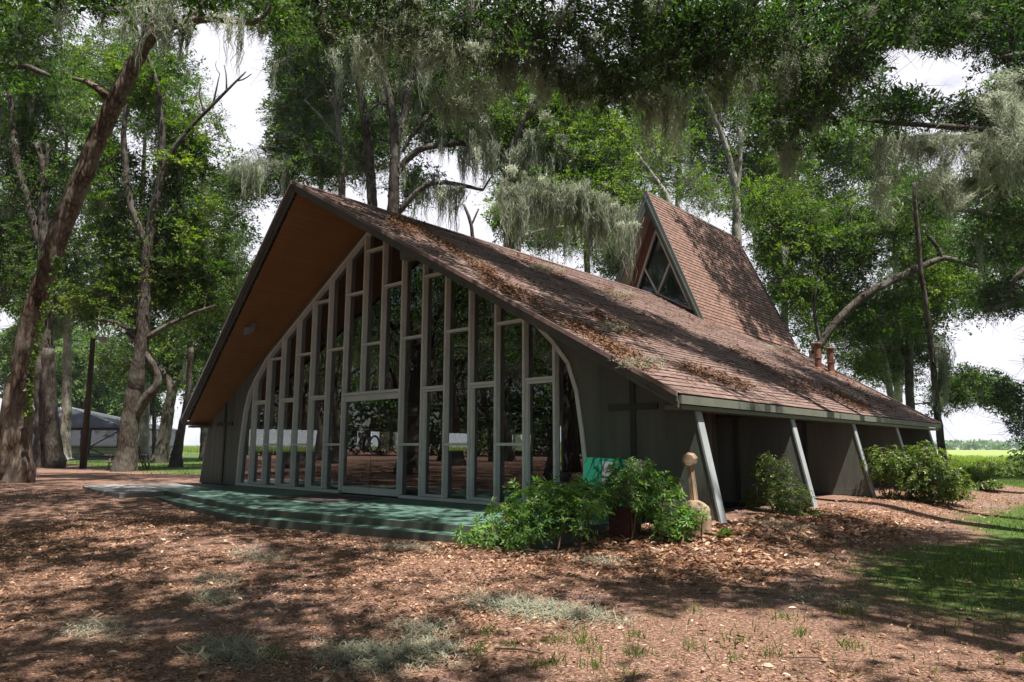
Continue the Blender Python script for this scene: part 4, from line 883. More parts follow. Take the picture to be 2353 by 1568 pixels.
for k, (px, d, bl, lab) in enumerate([
  (470, 52, [(430, 620, 130, 120, 30), (300, 560, 120, 140, 26), (520, 480, 70, 90, 14)], 'background oak filling the gap between the forked oak and the left eave'),
  (150, 54, [(150, 480, 140, 150, 34), (60, 760, 90, 80, 18), (210, 700, 90, 90, 22)], 'background oak behind the leaning ivy oak, mid height'),
  (-40, 50, [(20, 300, 120, 160, 30), (0, 560, 90, 120, 22), (150, 200, 110, 110, 22)], 'background oak at the left border behind the horizontal limb'),
  (330, 56, [(360, 220, 110, 120, 26), (250, 130, 110, 90, 20), (420, 430, 60, 80, 10)], 'background oak behind the upper part of the forked oak'),
  (740, 50, [(680, 240, 90, 160, 30), (760, 330, 100, 90, 22), (640, 60, 60, 60, 8)], 'background oak behind the slim pale trunk over the ridge'),
  (900, 52, [(880, 230, 110, 140, 30), (1020, 260, 110, 90, 24), (990, 120, 110, 90, 20)], 'background oak behind the many limbed tree over the ridge'),
  (1350, 50, [(1350, 250, 160, 120, 36), (1300, 500, 150, 60, 20), (1180, 440, 90, 60, 12)], 'background oak behind the sunlit mossy tree'),
  (1560, 52, [(1560, 180, 130, 120, 30), (1440, 520, 60, 60, 10), (1740, 180, 110, 110, 24)], 'background oak behind and left of the pale straight trunk'),
  (1800, 54, [(1850, 420, 120, 120, 34), (1760, 520, 60, 120, 20), (1960, 330, 110, 90, 26), (1900, 720, 90, 80, 20)], 'background oak right of the steeple roof'),
  (2060, 56, [(2060, 440, 130, 120, 30), (2180, 560, 110, 80, 22), (2010, 850, 90, 40, 12), (2090, 640, 110, 80, 20)], 'background oak behind the long arching bough'),
  (2400, 48, [(2300, 430, 90, 110, 24), (2330, 600, 60, 60, 12), (2350, 200, 60, 60, 10)], 'background oak at the right border above the marsh')]):
    tree(lab, d, [[(px, 1050, 22), (px + 6, 800, 17), (px - 5, 500, 12), (px + 4, 300, 7)]], bl, 'bright' if k % 3 else 'live', m_barkp if k % 2 else m_barkd, moss=26, ml=1.8, seed=60 + k, r=1.5, per=190, L=.20, Wd=.10, ds=4, mw=.035)
# overhead boughs of the trees that stand beside and behind the photographer
tree('moss hung oak overhanging the middle of the photo from behind the viewer', 15.5, [[(4200, 1300, 60, -11), (3300, 500, 60, -8), (2500, -300, 50, -4), (1900, -380, 40, -1), (1500, -250, 26), (1250, -60, 16), (1130, 60, 9)], [(1900, -380, 26, -1), (1300, -420, 22), (900, -260, 16), (780, -80, 10), (760, 20, 5)], [(1500, -250, 16), (1520, -60, 12), (1480, 60, 8), (1400, 120, 4)]],
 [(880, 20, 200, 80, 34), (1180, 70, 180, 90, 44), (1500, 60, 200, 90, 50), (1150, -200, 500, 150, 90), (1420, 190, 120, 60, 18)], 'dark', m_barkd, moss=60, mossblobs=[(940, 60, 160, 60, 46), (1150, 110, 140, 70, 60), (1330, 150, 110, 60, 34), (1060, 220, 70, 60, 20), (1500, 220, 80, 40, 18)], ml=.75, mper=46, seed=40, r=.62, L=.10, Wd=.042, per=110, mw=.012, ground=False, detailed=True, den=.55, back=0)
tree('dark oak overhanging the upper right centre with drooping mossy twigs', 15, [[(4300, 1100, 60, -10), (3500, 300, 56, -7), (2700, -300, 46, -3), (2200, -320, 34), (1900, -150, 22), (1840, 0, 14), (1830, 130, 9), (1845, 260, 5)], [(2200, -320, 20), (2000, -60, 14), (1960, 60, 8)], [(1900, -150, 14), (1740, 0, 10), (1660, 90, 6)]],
 [(1680, 70, 130, 90, 40), (1880, 100, 150, 100, 52), (2030, 40, 120, 70, 30), (1840, 270, 90, 70, 18), (1560, 130, 80, 60, 14), (1980, -180, 400, 140, 70)], 'dark', m_barkd, moss=40, mossblobs=[(1820, 130, 20, 70, 16), (1870, 170, 16, 60, 14), (1810, 330, 10, 20, 8), (1700, 130, 60, 50, 18), (1960, 120, 60, 60, 18)], ml=.8, mper=46, seed=41, r=.62, L=.10, Wd=.042, per=110, mw=.012, ground=False, detailed=True, den=.55, back=0)

# the grove in front of the chapel: shades the ground and is mirrored in the glass
GROVE = [(17.5, -5), (3, -13.5), (-4, -11.5), (-11.5, -10.5), (20.5, 2.5), (15.5, -13), (9.5, -16.5), (-17, -15), (-9, -19), (-1, -20), (-24, -12), (-21, -23), (4, -27), (-13, -28), (-31, -20), (-33, -31), (14, -24), (-19, -37), (-4, -34), (24, -12), (22, 11), (-26, -33), (-40, -24)]
protos = []
NEAR = 9
EXC = np.stack([rng.uniform(-13, 19, 1500), rng.uniform(-11.5, 1.5, 1500), rng.uniform(11, 16, 1500)], 1); q_ = toPX(EXC); EXC = EXC[~((q_[:, 2] > .5) & (q_[:, 0] > -30) & (q_[:, 0] < 2400) & (q_[:, 1] > -40))]; NEARP = np.array(GROVE[:6]); EXO = np.argmin(np.linalg.norm(EXC[:, None, :2] - NEARP[None], axis=2), 1)  # unseen crown clumps added overhead to shade the foreground
for k in range(NEAR + 4):
    rs = np.random.default_rng(300 + k); root = thing('grove_oak', 'oak of the shady grove in front of the chapel, mirrored in its glass front', 'tree', (0, 0, 0), 'grove oaks facing the chapel')
    tb_ = MB(); h = rs.uniform(6.5, 8); lean = rs.normal(0, .7, 2)
    P, Rr = smooth_path([(0, 0, -.2), (lean[0] * .2, lean[1] * .2, 2), (lean[0], lean[1], h * .6), (lean[0] * 1.3, lean[1] * 1.3, h)], [.46, .36, .28, .16], .4)
    Rr = Rr * (1 + .5 * np.exp(-np.maximum(P[:, 2], 0) / .5)); tb_.tube(P, Rr, 12, .04); skP, skR = [P], [Rr]
    for j in range(6):
        a = j * 1.05 + rs.uniform(-.3, .3); s0 = P[int(len(P) * rs.uniform(.45, .9))]
        e = s0 + np.array([math.cos(a) * rs.uniform(3, 5), math.sin(a) * rs.uniform(3, 5), rs.uniform(1.2, 3.6)]); mid = (s0 + e) / 2 + (0, 0, .7)
        Q, q = smooth_path([s0, mid, e], [.15, .1, .05], .4); tb_.tube(Q, q, 7, .03); skP.append(Q); skR.append(q)
    C = []
    for _ in range(95):
        u = unit(rs.normal(0, 1, 3)) * rs.random() ** .4; C.append((u[0] * 5.6 + lean[0], u[1] * 5.6 + lean[1], 9.2 + u[2] * 3.4))
    C = np.array(C)
    if k < NEAR: off_ = np.array([GROVE[k][0], GROVE[k][1], float(gz(*GROVE[k]))]); C = np.vstack([C, EXC[EXO == k] - off_]); C = C[sunlit(C + off_, .8) & keep(C + off_, .8)]
    aP, aR = grow(np.vstack(skP), np.concatenate(skR), C, tb_, rs)
    tb_.build('trunk', m_barkd, root, smooth=True)
    b = MB(); Pp, D, N, tone = leaf_pts(C, .95 * rs.uniform(.7, 1.25, len(C)), 90, rs); add_leaves(b, Pp, D, N, tone, .2, .1, rs); b.build('crown', m_leafs['live'], root)
    A = aP[rs.choice(len(aP), 60, replace=False)]; A = A[A[:, 2] > 4.5]; b = MB(); moss_strands(b, A, rs.uniform(.1, .4, len(A)), rs.lognormal(.1, .4, len(A)), 26, rs, .035); tag(b.build('hanging_moss', m_moss, root), kind='stuff')
    protos.append(root)
for k, (x, y) in enumerate(GROVE):
    src = protos[k] if k < NEAR + 4 else protos[NEAR + k % 4]
    if k < NEAR + 4: o = src
    else:
        o = src.copy(); COL.objects.link(o)
        for ch in list(src.children): c2 = ch.copy(); COL.objects.link(c2); c2.parent = o
    o.location = (x, y, float(gz(x, y))); 
    if k >= NEAR: o.rotation_euler = (0, 0, k * 2.4); sc = .9 + .25 * ((k * 37) % 10) / 10; o.scale = (sc, sc, sc)

rs = np.random.default_rng(88)
tree('tall oak added beside the right eave, its crown placed to shade the steeple', 24, [[(2700, 1080, 60), (2690, 700, 54), (2600, 200, 44), (2450, -200, 30)]], [], 'live', m_barkd, moss=10, seed=88, r=.9, L=.15, Wd=.075, per=130,
     extra=np.stack([np.concatenate([rs.uniform(2.8, 6.6, 100), rs.uniform(6, 13.5, 60)]), rs.uniform(13.2, 19, 160), rs.uniform(14.5, 18, 160)], 1))  # tree put in to shade the steeple, its trunk out of frame
rs = np.random.default_rng(78); n = 1250; t = rs.random(n) * 1.15 - .1; x = -82 + 90 * t + rs.normal(0, 2, n); y = -38 - 28 * np.sin(t * 2.2) + rs.normal(0, 3, n); b = MB()
Pp, D, N, tone = leaf_pts(np.stack([x, y, .5 + 15 * rs.random(n)], 1), rs.uniform(1.6, 2.8, n), 54, rs); add_leaves(b, Pp, D, N, tone, .75, .45, rs)
tag(b.build('mirrored_forest', m_leafs['live'], loc=(-40, -55, 0)), 'dense wood closing the view behind the grove, mirrored in the glass front', 'woods', kind='stuff')
# far wood across the marsh
rs = np.random.default_rng(77); b = MB(); n = 1500; x = rs.uniform(-520, 260, n); y = 560 + rs.uniform(-6, 40, n) + .0 * x
hgt = 7.5 + 2.2 * wob(x * .02, 0 * x, 1) + 1.5 * wob(x * .1, 0 * x, 1); z = rs.random(n) * np.maximum(hgt - 1.5, 2)
Pp, D, N, tone = leaf_pts(np.stack([x, y, z - .5], 1), rs.uniform(1.6, 3, n), 45, rs); add_leaves(b, Pp, D, N, tone, 1.6, 1.0, rs)
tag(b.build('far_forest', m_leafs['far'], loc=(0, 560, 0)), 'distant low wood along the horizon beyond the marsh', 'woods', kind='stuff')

# ------------------------------------------------------------------ shrubs
def shrub(name, label, ells, mat, whorl=7, nw=200, L=.075, Wd=.026, seed=0, moss=0, stems=7, group=None, spread=.5):
    """ells: ellipsoids (x, y, z, rx, ry, rz) in metres"""
    rs = np.random.default_rng(seed + 900); E_ = np.array(ells, float); cx, cy = E_[0, :2]; g = float(gz(cx, cy))
    root = thing(name, label, 'shrub', (cx, cy, g), group); wt_ = E_[:, 3] * E_[:, 4] * E_[:, 5]; wt_ = wt_ / wt_.sum()
    k = rs.choice(len(E_), nw, p=wt_); u = unit(rs.normal(0, 1, (nw, 3))) * (rs.random((nw, 1)) ** .33)
    lob = 1 + .22 * np.sin(u[:, :1] * 7 + seed) * np.cos(u[:, 1:2] * 6)
    W_ = E_[k, :3] + u * E_[k, 3:] * lob; W_[:, 2] = np.maximum(W_[:, 2], g + .06); ax = unit(u * (1, 1, .6) + (0, 0, .75) + rs.normal(0, .3, (nw, 3)))
    t1 = unit(np.cross(ax, unit(rs.normal(0, 1, (nw, 3))))); t2 = np.cross(ax, t1); a = (np.arange(whorl) / whorl * 2 * math.pi)[None, :, None] + rs.uniform(0, 6, (nw, 1, 1))
    D = unit(np.cos(a) * t1[:, None] + np.sin(a) * t2[:, None] + ax[:, None] * rs.uniform(-.1, .55, (nw, whorl, 1)))
    N = unit(ax[:, None] - D * np.sum(ax[:, None] * D, 2)[..., None] + rs.normal(0, .2, (nw, whorl, 3)))
    P = np.repeat(W_[:, None], whorl, 1) - ax[:, None] * rs.uniform(0, .05, (nw, whorl, 1)) + D * .008
    tone = np.clip(rs.normal(.5, .16, (nw, 1)) + rs.normal(0, .12, (nw, whorl)), 0, 1)
    b = MB(); add_leaves(b, P.reshape(-1, 3), D.reshape(-1, 3), N.reshape(-1, 3), tone.ravel(), L, Wd, rs, True); b.build('foliage', mat, root)
    s = MB(); sk = []; sr = []
    for i in range(stems):
        e = E_[i % len(E_)]; p0 = np.array([e[0] + rs.normal(0, .1), e[1] + rs.normal(0, .1), float(gz(e[0], e[1])) - .05]); p1 = e[:3] + rs.normal(0, spread, 3) * e[3:] * .6; Q, q = smooth_path([p0, (p0 + p1) / 2 + rs.normal(0, .06, 3), p1], [.013, .011, .006], .08); s.tube(Q, q, 6); sk.append(Q); sr.append(q)
    grow(np.vstack(sk), np.concatenate(sr), W_[rs.choice(nw, min(nw, 110), replace=False)], s, rs, .01, 4); s.build('stems', m_stem, root)
    if moss:
        A = W_[rs.choice(nw, moss)]; b = MB(); moss_strands(b, A, np.full(moss, .07), np.full(moss, .32), 26, rs, .006); tag(b.build('hanging_moss', m_moss, root), kind='stuff')
    return root
shrub('azalea_shrub', 'wide azalea bush spilling over the right end of the green porch', [(6.72, -2.1, .26, .62, .5, .42), (7.02, -1.75, .38, .5, .45, .30), (6.45, -2.45, .10, .42, .35, .26), (7.2, -2.2, .2, .45, .4, .34), (6.35, -2.95, -.05, .4, .3, .22), (6.8, -2.75, .05, .4, .3, .3)], m_azalea, 7, 640, .085, .028, 1, 3, 10)
shrub('azalea_shrub', 'upright azalea bush in front of the green litter bin and wall cross', [(7.66, -1.35, .60, .34, .36, .34), (7.8, -1.1, .40, .46, .42, .38), (7.3, -1.3, .45, .35, .35, .34)], m_azalea, 7, 340, .085, .029, 2, 8, 9)
shrub('azalea_shrub', 'small azalea sprig growing in front of the smoking receptacle base', [(8.32, -1.25, .14, .20, .18, .2), (8.15, -1.3, .0, .24, .2, .16), (8.48, -1.2, .2, .12, .12, .12)], m_azalea, 7, 90, .08, .028, 3, 0, 5)
shrub('azalea_shrub', 'tiny azalea seedling at the foot of the front corner buttress', [(8.72, -.95, -.02, .09, .09, .10)], m_azalea, 7, 14, .075, .026, 4, 0, 2)
shrub('garden_shrub', 'upright small leaved shrub with moss before the second buttress', [(7.95, 2.75, .45, .36, .36, .5), (8.25, 2.5, .22, .40, .36, .32), (7.75, 2.75, .75, .26, .26, .26), (8.55, 2.35, .0, .26, .24, .18), (7.45, 2.85, .62, .14, .14, .10)], m_shrub, 5, 900, .042, .022, 5, 9, 9)
shrub('garden_shrub', 'small low shrub sprig between the front corner and the second buttress', [(7.42, 2.9, .08, .17, .15, .24), (7.3, 3.0, .26, .12, .1, .1)], m_shrub, 5, 110, .045, .024, 6, 0, 4)
shrub('garden_shrub', 'broad rounded shrub hiding the third and fourth buttresses', [(8.95, 7.6, .45, .75, .6, .55), (9.35, 7.9, .35, .6, .6, .5), (8.6, 7.3, .75, .55, .5, .40), (9.6, 8.2, .1, .45, .4, .35), (9.05, 8.2, .8, .6, .6, .4)], m_shrub, 6, 1700, .062, .03, 7, 0, 14)
shrub('garden_shrub', 'dull olive shrub further back behind the broad rounded shrub', [(9.1, 13.2, .2, .55, .6, .4), (9.5, 12.9, .0, .45, .45, .28)], m_shrub, 6, 700, .07, .035, 8, 0, 9)
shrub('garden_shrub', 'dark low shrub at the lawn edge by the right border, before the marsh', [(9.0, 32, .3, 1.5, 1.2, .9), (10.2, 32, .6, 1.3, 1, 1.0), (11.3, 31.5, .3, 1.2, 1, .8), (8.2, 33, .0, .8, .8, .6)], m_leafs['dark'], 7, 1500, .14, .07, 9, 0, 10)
shrub('garden_shrub', 'pale scrubby bush at the marsh edge behind the chapel corner', [(7.3, 30, .0, 1.0, .8, .5), (8.1, 31, .0, .9, .8, .4)], m_shrub, 6, 500, .12, .05, 10, 0, 8)

# ------------------------------------------------------------------ things under the trees at left
def gpt(px, d, dz=0):
    p = PX(px, 1030, d); return np.array([p[0], p[1], float(gz(p[0], p[1])) + dz])
p = gpt(195, 36); q = PX(214, 778, 36)
lp = thing('lamp_post', 'tall dark wooden lamp post with a small lamp head, left of the forked oak', 'lamp post', p)
m_pole = M('pole_wood', (.045, .028, .02), (.085, .05, .038), 6, .8, .2, 30, (1, 1, .1))
b = MB(); b.tube([p - (0, 0, .2), p + (q - p) * .5, q], [.17, .145, .11], 12); b.build('pole', m_pole, lp, smooth=True)
h = PX(238, 781, 36); b = MB(); b.tube([q + (0, 0, -.05), (q + h) / 2 + (0, 0, .12), h + (0, 0, .1)], .03, 6); b.build('arm', m_grey, lp)
b = MB(); b.lathe(h + (0, 0, .02), [(.05, .16), (.16, .12), (.19, .02), (.17, -.12), (.12, -.18)], 12); b.build('lamp_head', M('lamp_grey', (.3, .31, .32), (.36, .37, .38), 4, .5), lp)
# picnic table
c = gpt(300, 33.5); d_ = unit(np.array([R_[0], R_[1], 0])); n_ = unit(np.array([F_[0], F_[1], 0])); d_ = unit(d_ * .97 + n_ * .24); n_ = np.array([-d_[1], d_[0], 0])
pt = thing('picnic_table', 'weathered wooden picnic table with benches behind the forked oak', 'picnic table', c)
m_wood = M('weathered_wood', (.12, .10, .085), (.19, .165, .14), 5, .85, .2, 30)
def lb(a, e, w, h, name, up=(0, 0, 1)):
    k = MB(); k.bar(c + d_ * a[0] + n_ * a[1] + np.array([0, 0, a[2]]), c + d_ * e[0] + n_ * e[1] + np.array([0, 0, e[2]]), w, h, up); return k.build(name, m_wood, pt)
for k in (-.3, -.1, .1, .3): lb((-1, k, .74), (1, k, .74), .185, .04, 'tabletop_board')
for k in (-.72, .72): lb((-1, k, .44), (1, k, .44), .24, .04, 'bench')
for a in (-.75, .75):
    lb((a, -.62, .0), (a, -.22, .72), .09, .05, 'leg', d_); lb((a, .62, .0), (a, .22, .72), .09, .05, 'leg', d_); lb((a + .05, -.82, .40), (a + .05, .82, .40), .09, .05, 'bench_support', d_); lb((a * .9, 0, .70), (a * .2, 0, .42), .07, .05, 'brace', n_)
for k, (x0, y0, x1, y1) in enumerate(((306, 992, 343, 1083), (302, 985, 334, 1060))):
    a = PX(x0, y0, 32.3); e = on_ground(x1, y1, -.1); e = gpt(x1, 34.5 if k == 0 else 36); b = MB(); b.tube([a, (a + e) / 2, e], .035, 6)
    tag(b.build('leaning_pole', m_pole, loc=e), ['longer thin wooden pole leaning on the forked oak over the picnic table', 'shorter thin pole leaning on the forked oak behind the longer one'][k], 'pole')
# screened shelter
sh_c = gpt(95, 63); gx_ = unit(np.array([R_[0], R_[1], 0])); gy_ = np.array([-gx_[1], gx_[0], 0])
sh = thing('screened_shelter', 'grey hip roofed screened shelter among the trees at far left', 'shelter', sh_c)
m_sroof = M('shelter_roof', (.04, .044, .054), (.065, .07, .082), .5, .8, .1, 8); m_frame = M('shelter_frame', (.05, .052, .06), (.07, .07, .08), 3, .5)
m_scr = Mscreen('shelter_screen', (.07, .075, .09), .68); zg = sh_c[2]
def SH(a, bq, z): return sh_c + gx_ * a + gy_ * bq + np.array([0, 0, z])
X0, X1, Y0, Y1 = -10.5, 7.6, -.5, 9.5; ez = 2.75
hull = [SH(X0 - .4, Y0 - .4, ez), SH(X1 + .4, Y0 - .4, ez), SH(X1 + .4, Y1 + .4, ez), SH(X0 - .4, Y1 + .4, ez), SH(X0 + 6, 4.5, ez + 2.1), SH(X1 - 8.2, 4.5, ez + 2.1)]
b = MB(); b.add(hull, [np.array([[0, 1, 5, 4], [2, 3, 4, 5]]), np.array([[1, 2, 5], [3, 0, 4]]), np.array([[3, 2, 1, 0]])]); rf = b.build('roof', m_sroof, sh)
b = MB()
for a in (0, 1): b.bar(hull[1 + a] + (0, 0, .02), hull[5] + (0, 0, .03), .1, .05)
for t in (.25, .5, .75): b.bar(SH(X0 + (X1 - X0) * t, Y0 - .4, ez + .02), SH(X0 + 6 + (X1 - X0 - 14.2) * t, 4.5, ez + 2.12), .06, .04)
b.build('roof_seam', M('shelter_seam', (.3, .31, .34), None), rf)
for yy in (Y0, Y1):
    for k in range(7): bb = MB(); a = X0 + (X1 - X0) * k / 6; bb.bar(SH(a, yy, -.1), SH(a, yy, ez), .16, .16, gx_); bb.build('post', m_frame, sh)
for yy in (Y0, Y1):
    b = MB()
    b.bar(SH(X0, yy, 1.0), SH(X1, yy, 1.0), .07, .07); b.build('rail', m_frame, sh)
b = MB(); b.bar(SH(X1 - .2, Y0, 2.6), SH(X1 - 3, Y0, 1.0), .09, .09); b.build('brace', m_frame, sh); b = MB(); b.bar(SH(X1 - 3, Y0, .95), SH(X1 - .9, Y0, .1), .09, .09); b.build('brace', m_frame, sh)
for pq in (((X0, Y0), (X1, Y0)), ((X1, Y0), (X1, Y1)), ((X0, Y1), (X1, Y1))):
    b = MB(); (a, q1), (e, q2) = pq; b.add([SH(a, q1 + .04, .12), SH(e, q2 + .04, .12), SH(e, q2 + .04, ez), SH(a, q1 + .04, ez)], np.array([[0, 1, 2, 3]])); b.build('screen', m_scr, sh)
b = MB(); b.prism([SH(X0 - .3, Y0 - .3, -.1), SH(X1 + .3, Y0 - .3, -.1), SH(X1 + .3, Y1 + .3, -.1), SH(X0 - .3, Y1 + .3, -.1)], (0, 0, .2)); b.build('floor', m_conc, sh)
b = MB(); m_red = M('red_seat', (.35, .03, .03), None, rough=.5)
cc = SH(-1.6, .7, .1); rcn = thing('metal_chair', 'red and white metal chair inside the screened shelter', 'chair', cc)
b = MB(); b.bar(cc + gx_ * -.25 + (0, 0, .45), cc + gx_ * .25 + (0, 0, .45), .5, .04); b.build('seat', m_red, rcn)
b = MB(); b.bar(cc + gy_ * .25 + (0, 0, .5), cc + gy_ * .35 + (0, 0, .95), .5, .04, gx_); b.build('backrest', m_red, rcn)
for a in (-.22, .22): b = MB(); b.tube([cc + gx_ * a - gy_ * .25, cc + gx_ * a - gy_ * .22 + (0, 0, .65), cc + gx_ * a + gy_ * .2 + (0, 0, .65), cc + gx_ * a + gy_ * .25], .02, 6); b.build('leg', m_trim, rcn)

# ------------------------------------------------------------------ litter, moss and grass on the ground
rs = np.random.default_rng(55)
def infront(n, dmax):
    d = 2.6 + (dmax - 2.6) * rs.random(n) ** .8; px = rs.uniform(-80, 2430, n); v = F_[None] + R_[None] * ((px - CX) / FPX)[:, None]; v[:, 2] = 0
    P = CAM + v * d[:, None]; return P[:, 0], P[:, 1], d
def okg(x, y):
    o = ~((np.abs(x) < 7.3) & (y > -3.0 - .0 + np.interp(x, [-7.3, 1.2, 7.3], [.6, -.75, .2])) & (y < 20)) & ~((x < -4.2) & (x > -15) & (y > -3.9) & (y < .2))
    return o & ~((np.abs(x) < 8.05) & (y > -.05) & (y < 15)) 
x, y, d = infront(230000, 21)
dens = np.clip(.42 + .55 * wob(x, y, .75) + .25 * wob(x, y, 2.3), .05, 1); dens = np.maximum(dens, .95 * np.exp(-((np.maximum(np.abs(x - 7.9) - 1.2, 0)) ** 2 + (np.maximum(np.abs(y - 1) - 3.2, 0)) ** 2) / .8))
dens = dens * (1 - .93 * grassmask(x, y)) * np.where(d > 12, .6, 1)
k = okg(x, y) & (rs.random(len(x)) < dens); x, y, d = x[k], y[k], d[k]
n = len(x); P = np.stack([x, y, gz(x, y) + rs.uniform(.0, .022, n)], 1); a = rs.uniform(0, 6.28, n); D = unit(np.stack([np.cos(a), np.sin(a), rs.normal(0, .28, n)], 1)); N = unit(np.stack([rs.normal(0, .45, n), rs.normal(0, .45, n), np.ones(n)], 1))
mul = 1 + .75 * np.exp(-((np.maximum(np.abs(x - 7.9) - 1.6, 0)) ** 2 + (np.maximum(np.abs(y - .5) - 3.0, 0)) ** 2) / .9); b = MB(); nearm = d < 9; tone = np.clip(rs.normal(.4, .23, n), 0, 1); sz = rs.choice([.028, .042, .066], n, p=[.52, .36, .12]) * mul
add_leaves(b, P[nearm], D[nearm], N[nearm], tone[nearm], sz[nearm], sz[nearm] * .42, rs, True); f = ~nearm; add_leaves(b, P[f], D[f], N[f], tone[f], sz[f] * 1.25, sz[f] * .6, rs)
# fine chips and needles
x, y, d = infront(90000, 9); k = okg(x, y) & (rs.random(len(x)) < .8 * (1 - .9 * grassmask(x, y))); x, y = x[k], y[k]; n = len(x); a = rs.uniform(0, 6.28, n)
P = np.stack([x, y, gz(x, y) + .004], 1); D = unit(np.stack([np.cos(a), np.sin(a), rs.normal(0, .1, n)], 1)); N = unit(np.stack([rs.normal(0, .3, n), rs.normal(0, .3, n), np.ones(n)], 1)); add_leaves(b, P, D, N, np.clip(rs.normal(.45, .25, n), 0, 1), .022, .006, rs)
tag(b.build('leaf_litter', m_litter), 'brown fallen oak leaves covering the ground before the chapel', 'fallen leaves', kind='stuff')
# leaves and moss on the roof
def roofpt(px, py):
    v = F_ + R_ * ((px - CX) / FPX) - U_ * ((py - CY) / FPX); nn = np.array([SL, 0, 1]); return CAM + v * ((HR + .02 - nn @ CAM) / (nn @ v))
ST_ = [((900, 505), (960, 530), 500, 16), ((955, 520), (1060, 585), 300, 10), ((1060, 585), (1130, 640), 120, 8), ((1105, 610), (1130, 630), 160, 10), ((1115, 640), (1200, 680), 420, 12), ((1200, 680), (1330, 760), 140, 12), ((1320, 745), (1440, 820), 500, 13), ((1425, 805), (1500, 850), 180, 14), ((1355, 715), (1460, 770), 260, 13), ((1180, 590), (1300, 640), 90, 10), ((1390, 665), (1450, 690), 110, 8), ((1570, 845), (1720, 890), 320, 12), ((1680, 800), (1860, 905), 260, 12), ((1850, 880), (2000, 945), 300, 12), ((1900, 890), (1985, 940), 320, 10), ((1950, 885), (2060, 940), 160, 10), ((1560, 720), (1640, 760), 60, 8), ((1780, 800), (1960, 880), 160, 8)]
b = MB(); P = []
for (a, e, n, w) in ST_:
    for _ in range(n * 2): t = rs.random(); P.append(roofpt(a[0] + (e[0] - a[0]) * t + rs.normal(0, w * .7), a[1] + (e[1] - a[1]) * t + rs.normal(0, w * .5)))
for _ in range(2500):
    xx = rs.uniform(.3, 7.8); yy = rs.uniform(yf(xx) + .1, yr(xx) - .2); P.append((xx, yy, rz(xx) + .02))
P = np.array(P); P = P[(P[:, 0] > .05) & (P[:, 0] < 7.95)]; n = len(P); P[:, 2] += rs.uniform(.0, .05, n)
a = rs.uniform(0, 6.28, n); D = unit(np.stack([np.cos(a), np.sin(a), -SL * np.cos(a) + rs.normal(0, .3, n)], 1)); N = unit(np.array([SL, 0, 1]) + rs.normal(0, .5, (n, 3)))
add_leaves(b, P, D, N, np.clip(rs.normal(.45, .2, n), 0, 1), .085, .038, rs); tag(b.build('roof_leaf_litter', m_roofl, loc=(4, 7, 4)), 'streaks of brown dead leaves lying on the shingle roof', 'fallen leaves', kind='stuff')
def moss_mat(name, label, P, w, seed, group=None):
    r2 = np.random.default_rng(seed); b = MB()
    for c_ in P:
        for _ in range(1):
            K = 7; a0 = r2.uniform(0, 6.28); pts = [np.array(c_)]
            for s in range(K - 1): a0 += r2.normal(0, .7); pts.append(pts[-1] + np.array([math.cos(a0) * .035, math.sin(a0) * .035, r2.normal(0, .012)]))
            pts = np.array(pts); dd = np.stack([-np.gradient(pts[:, 1]), np.gradient(pts[:, 0]), 0 * pts[:, 0]], 1); dd = unit(dd + 1e-6) * w / 2; b.sheet(np.stack([pts - dd, pts + dd], 0)); b.t[-1] = np.full(2 * K, np.clip(r2.normal(.5, .2), 0, 1))
    c0 = np.mean(P, 0); return tag(b.build(name, m_mossg, loc=c0), label, 'moss', group)
for k, (px, py, rx, ry, lab) in enumerate([(965, 500, 45, 8, 'grey moss lying on the roof near the front apex'), (1250, 620, 55, 10, 'pale moss patch lying high on the roof, midway to the steeple'), (1420, 675, 40, 8, 'pale moss lying on the roof just below the steeple window'), (1470, 835, 60, 12, 'grey moss lying on the roof near the front eave corner'), (1420, 755, 45, 9, 'grey moss lying mid roof above the front corner'), (1800, 800, 45, 6, 'pale moss lying on the roof below the vent pipes'), (1950, 905, 60, 9, 'pale moss lying on the rear part of the roof')]):
    P = [roofpt(px + np.clip(rs.normal(0, .5), -.8, .8) * rx , py + np.clip(rs.normal(0, .6), -.9, .9) * ry) + (0, 0, rs.uniform(0, .05)) for _ in range(170)]
    P = [p_ for p_ in P if .05 < p_[0] < 7.9]; moss_mat('fallen_moss', lab, P, .012, 400 + k)
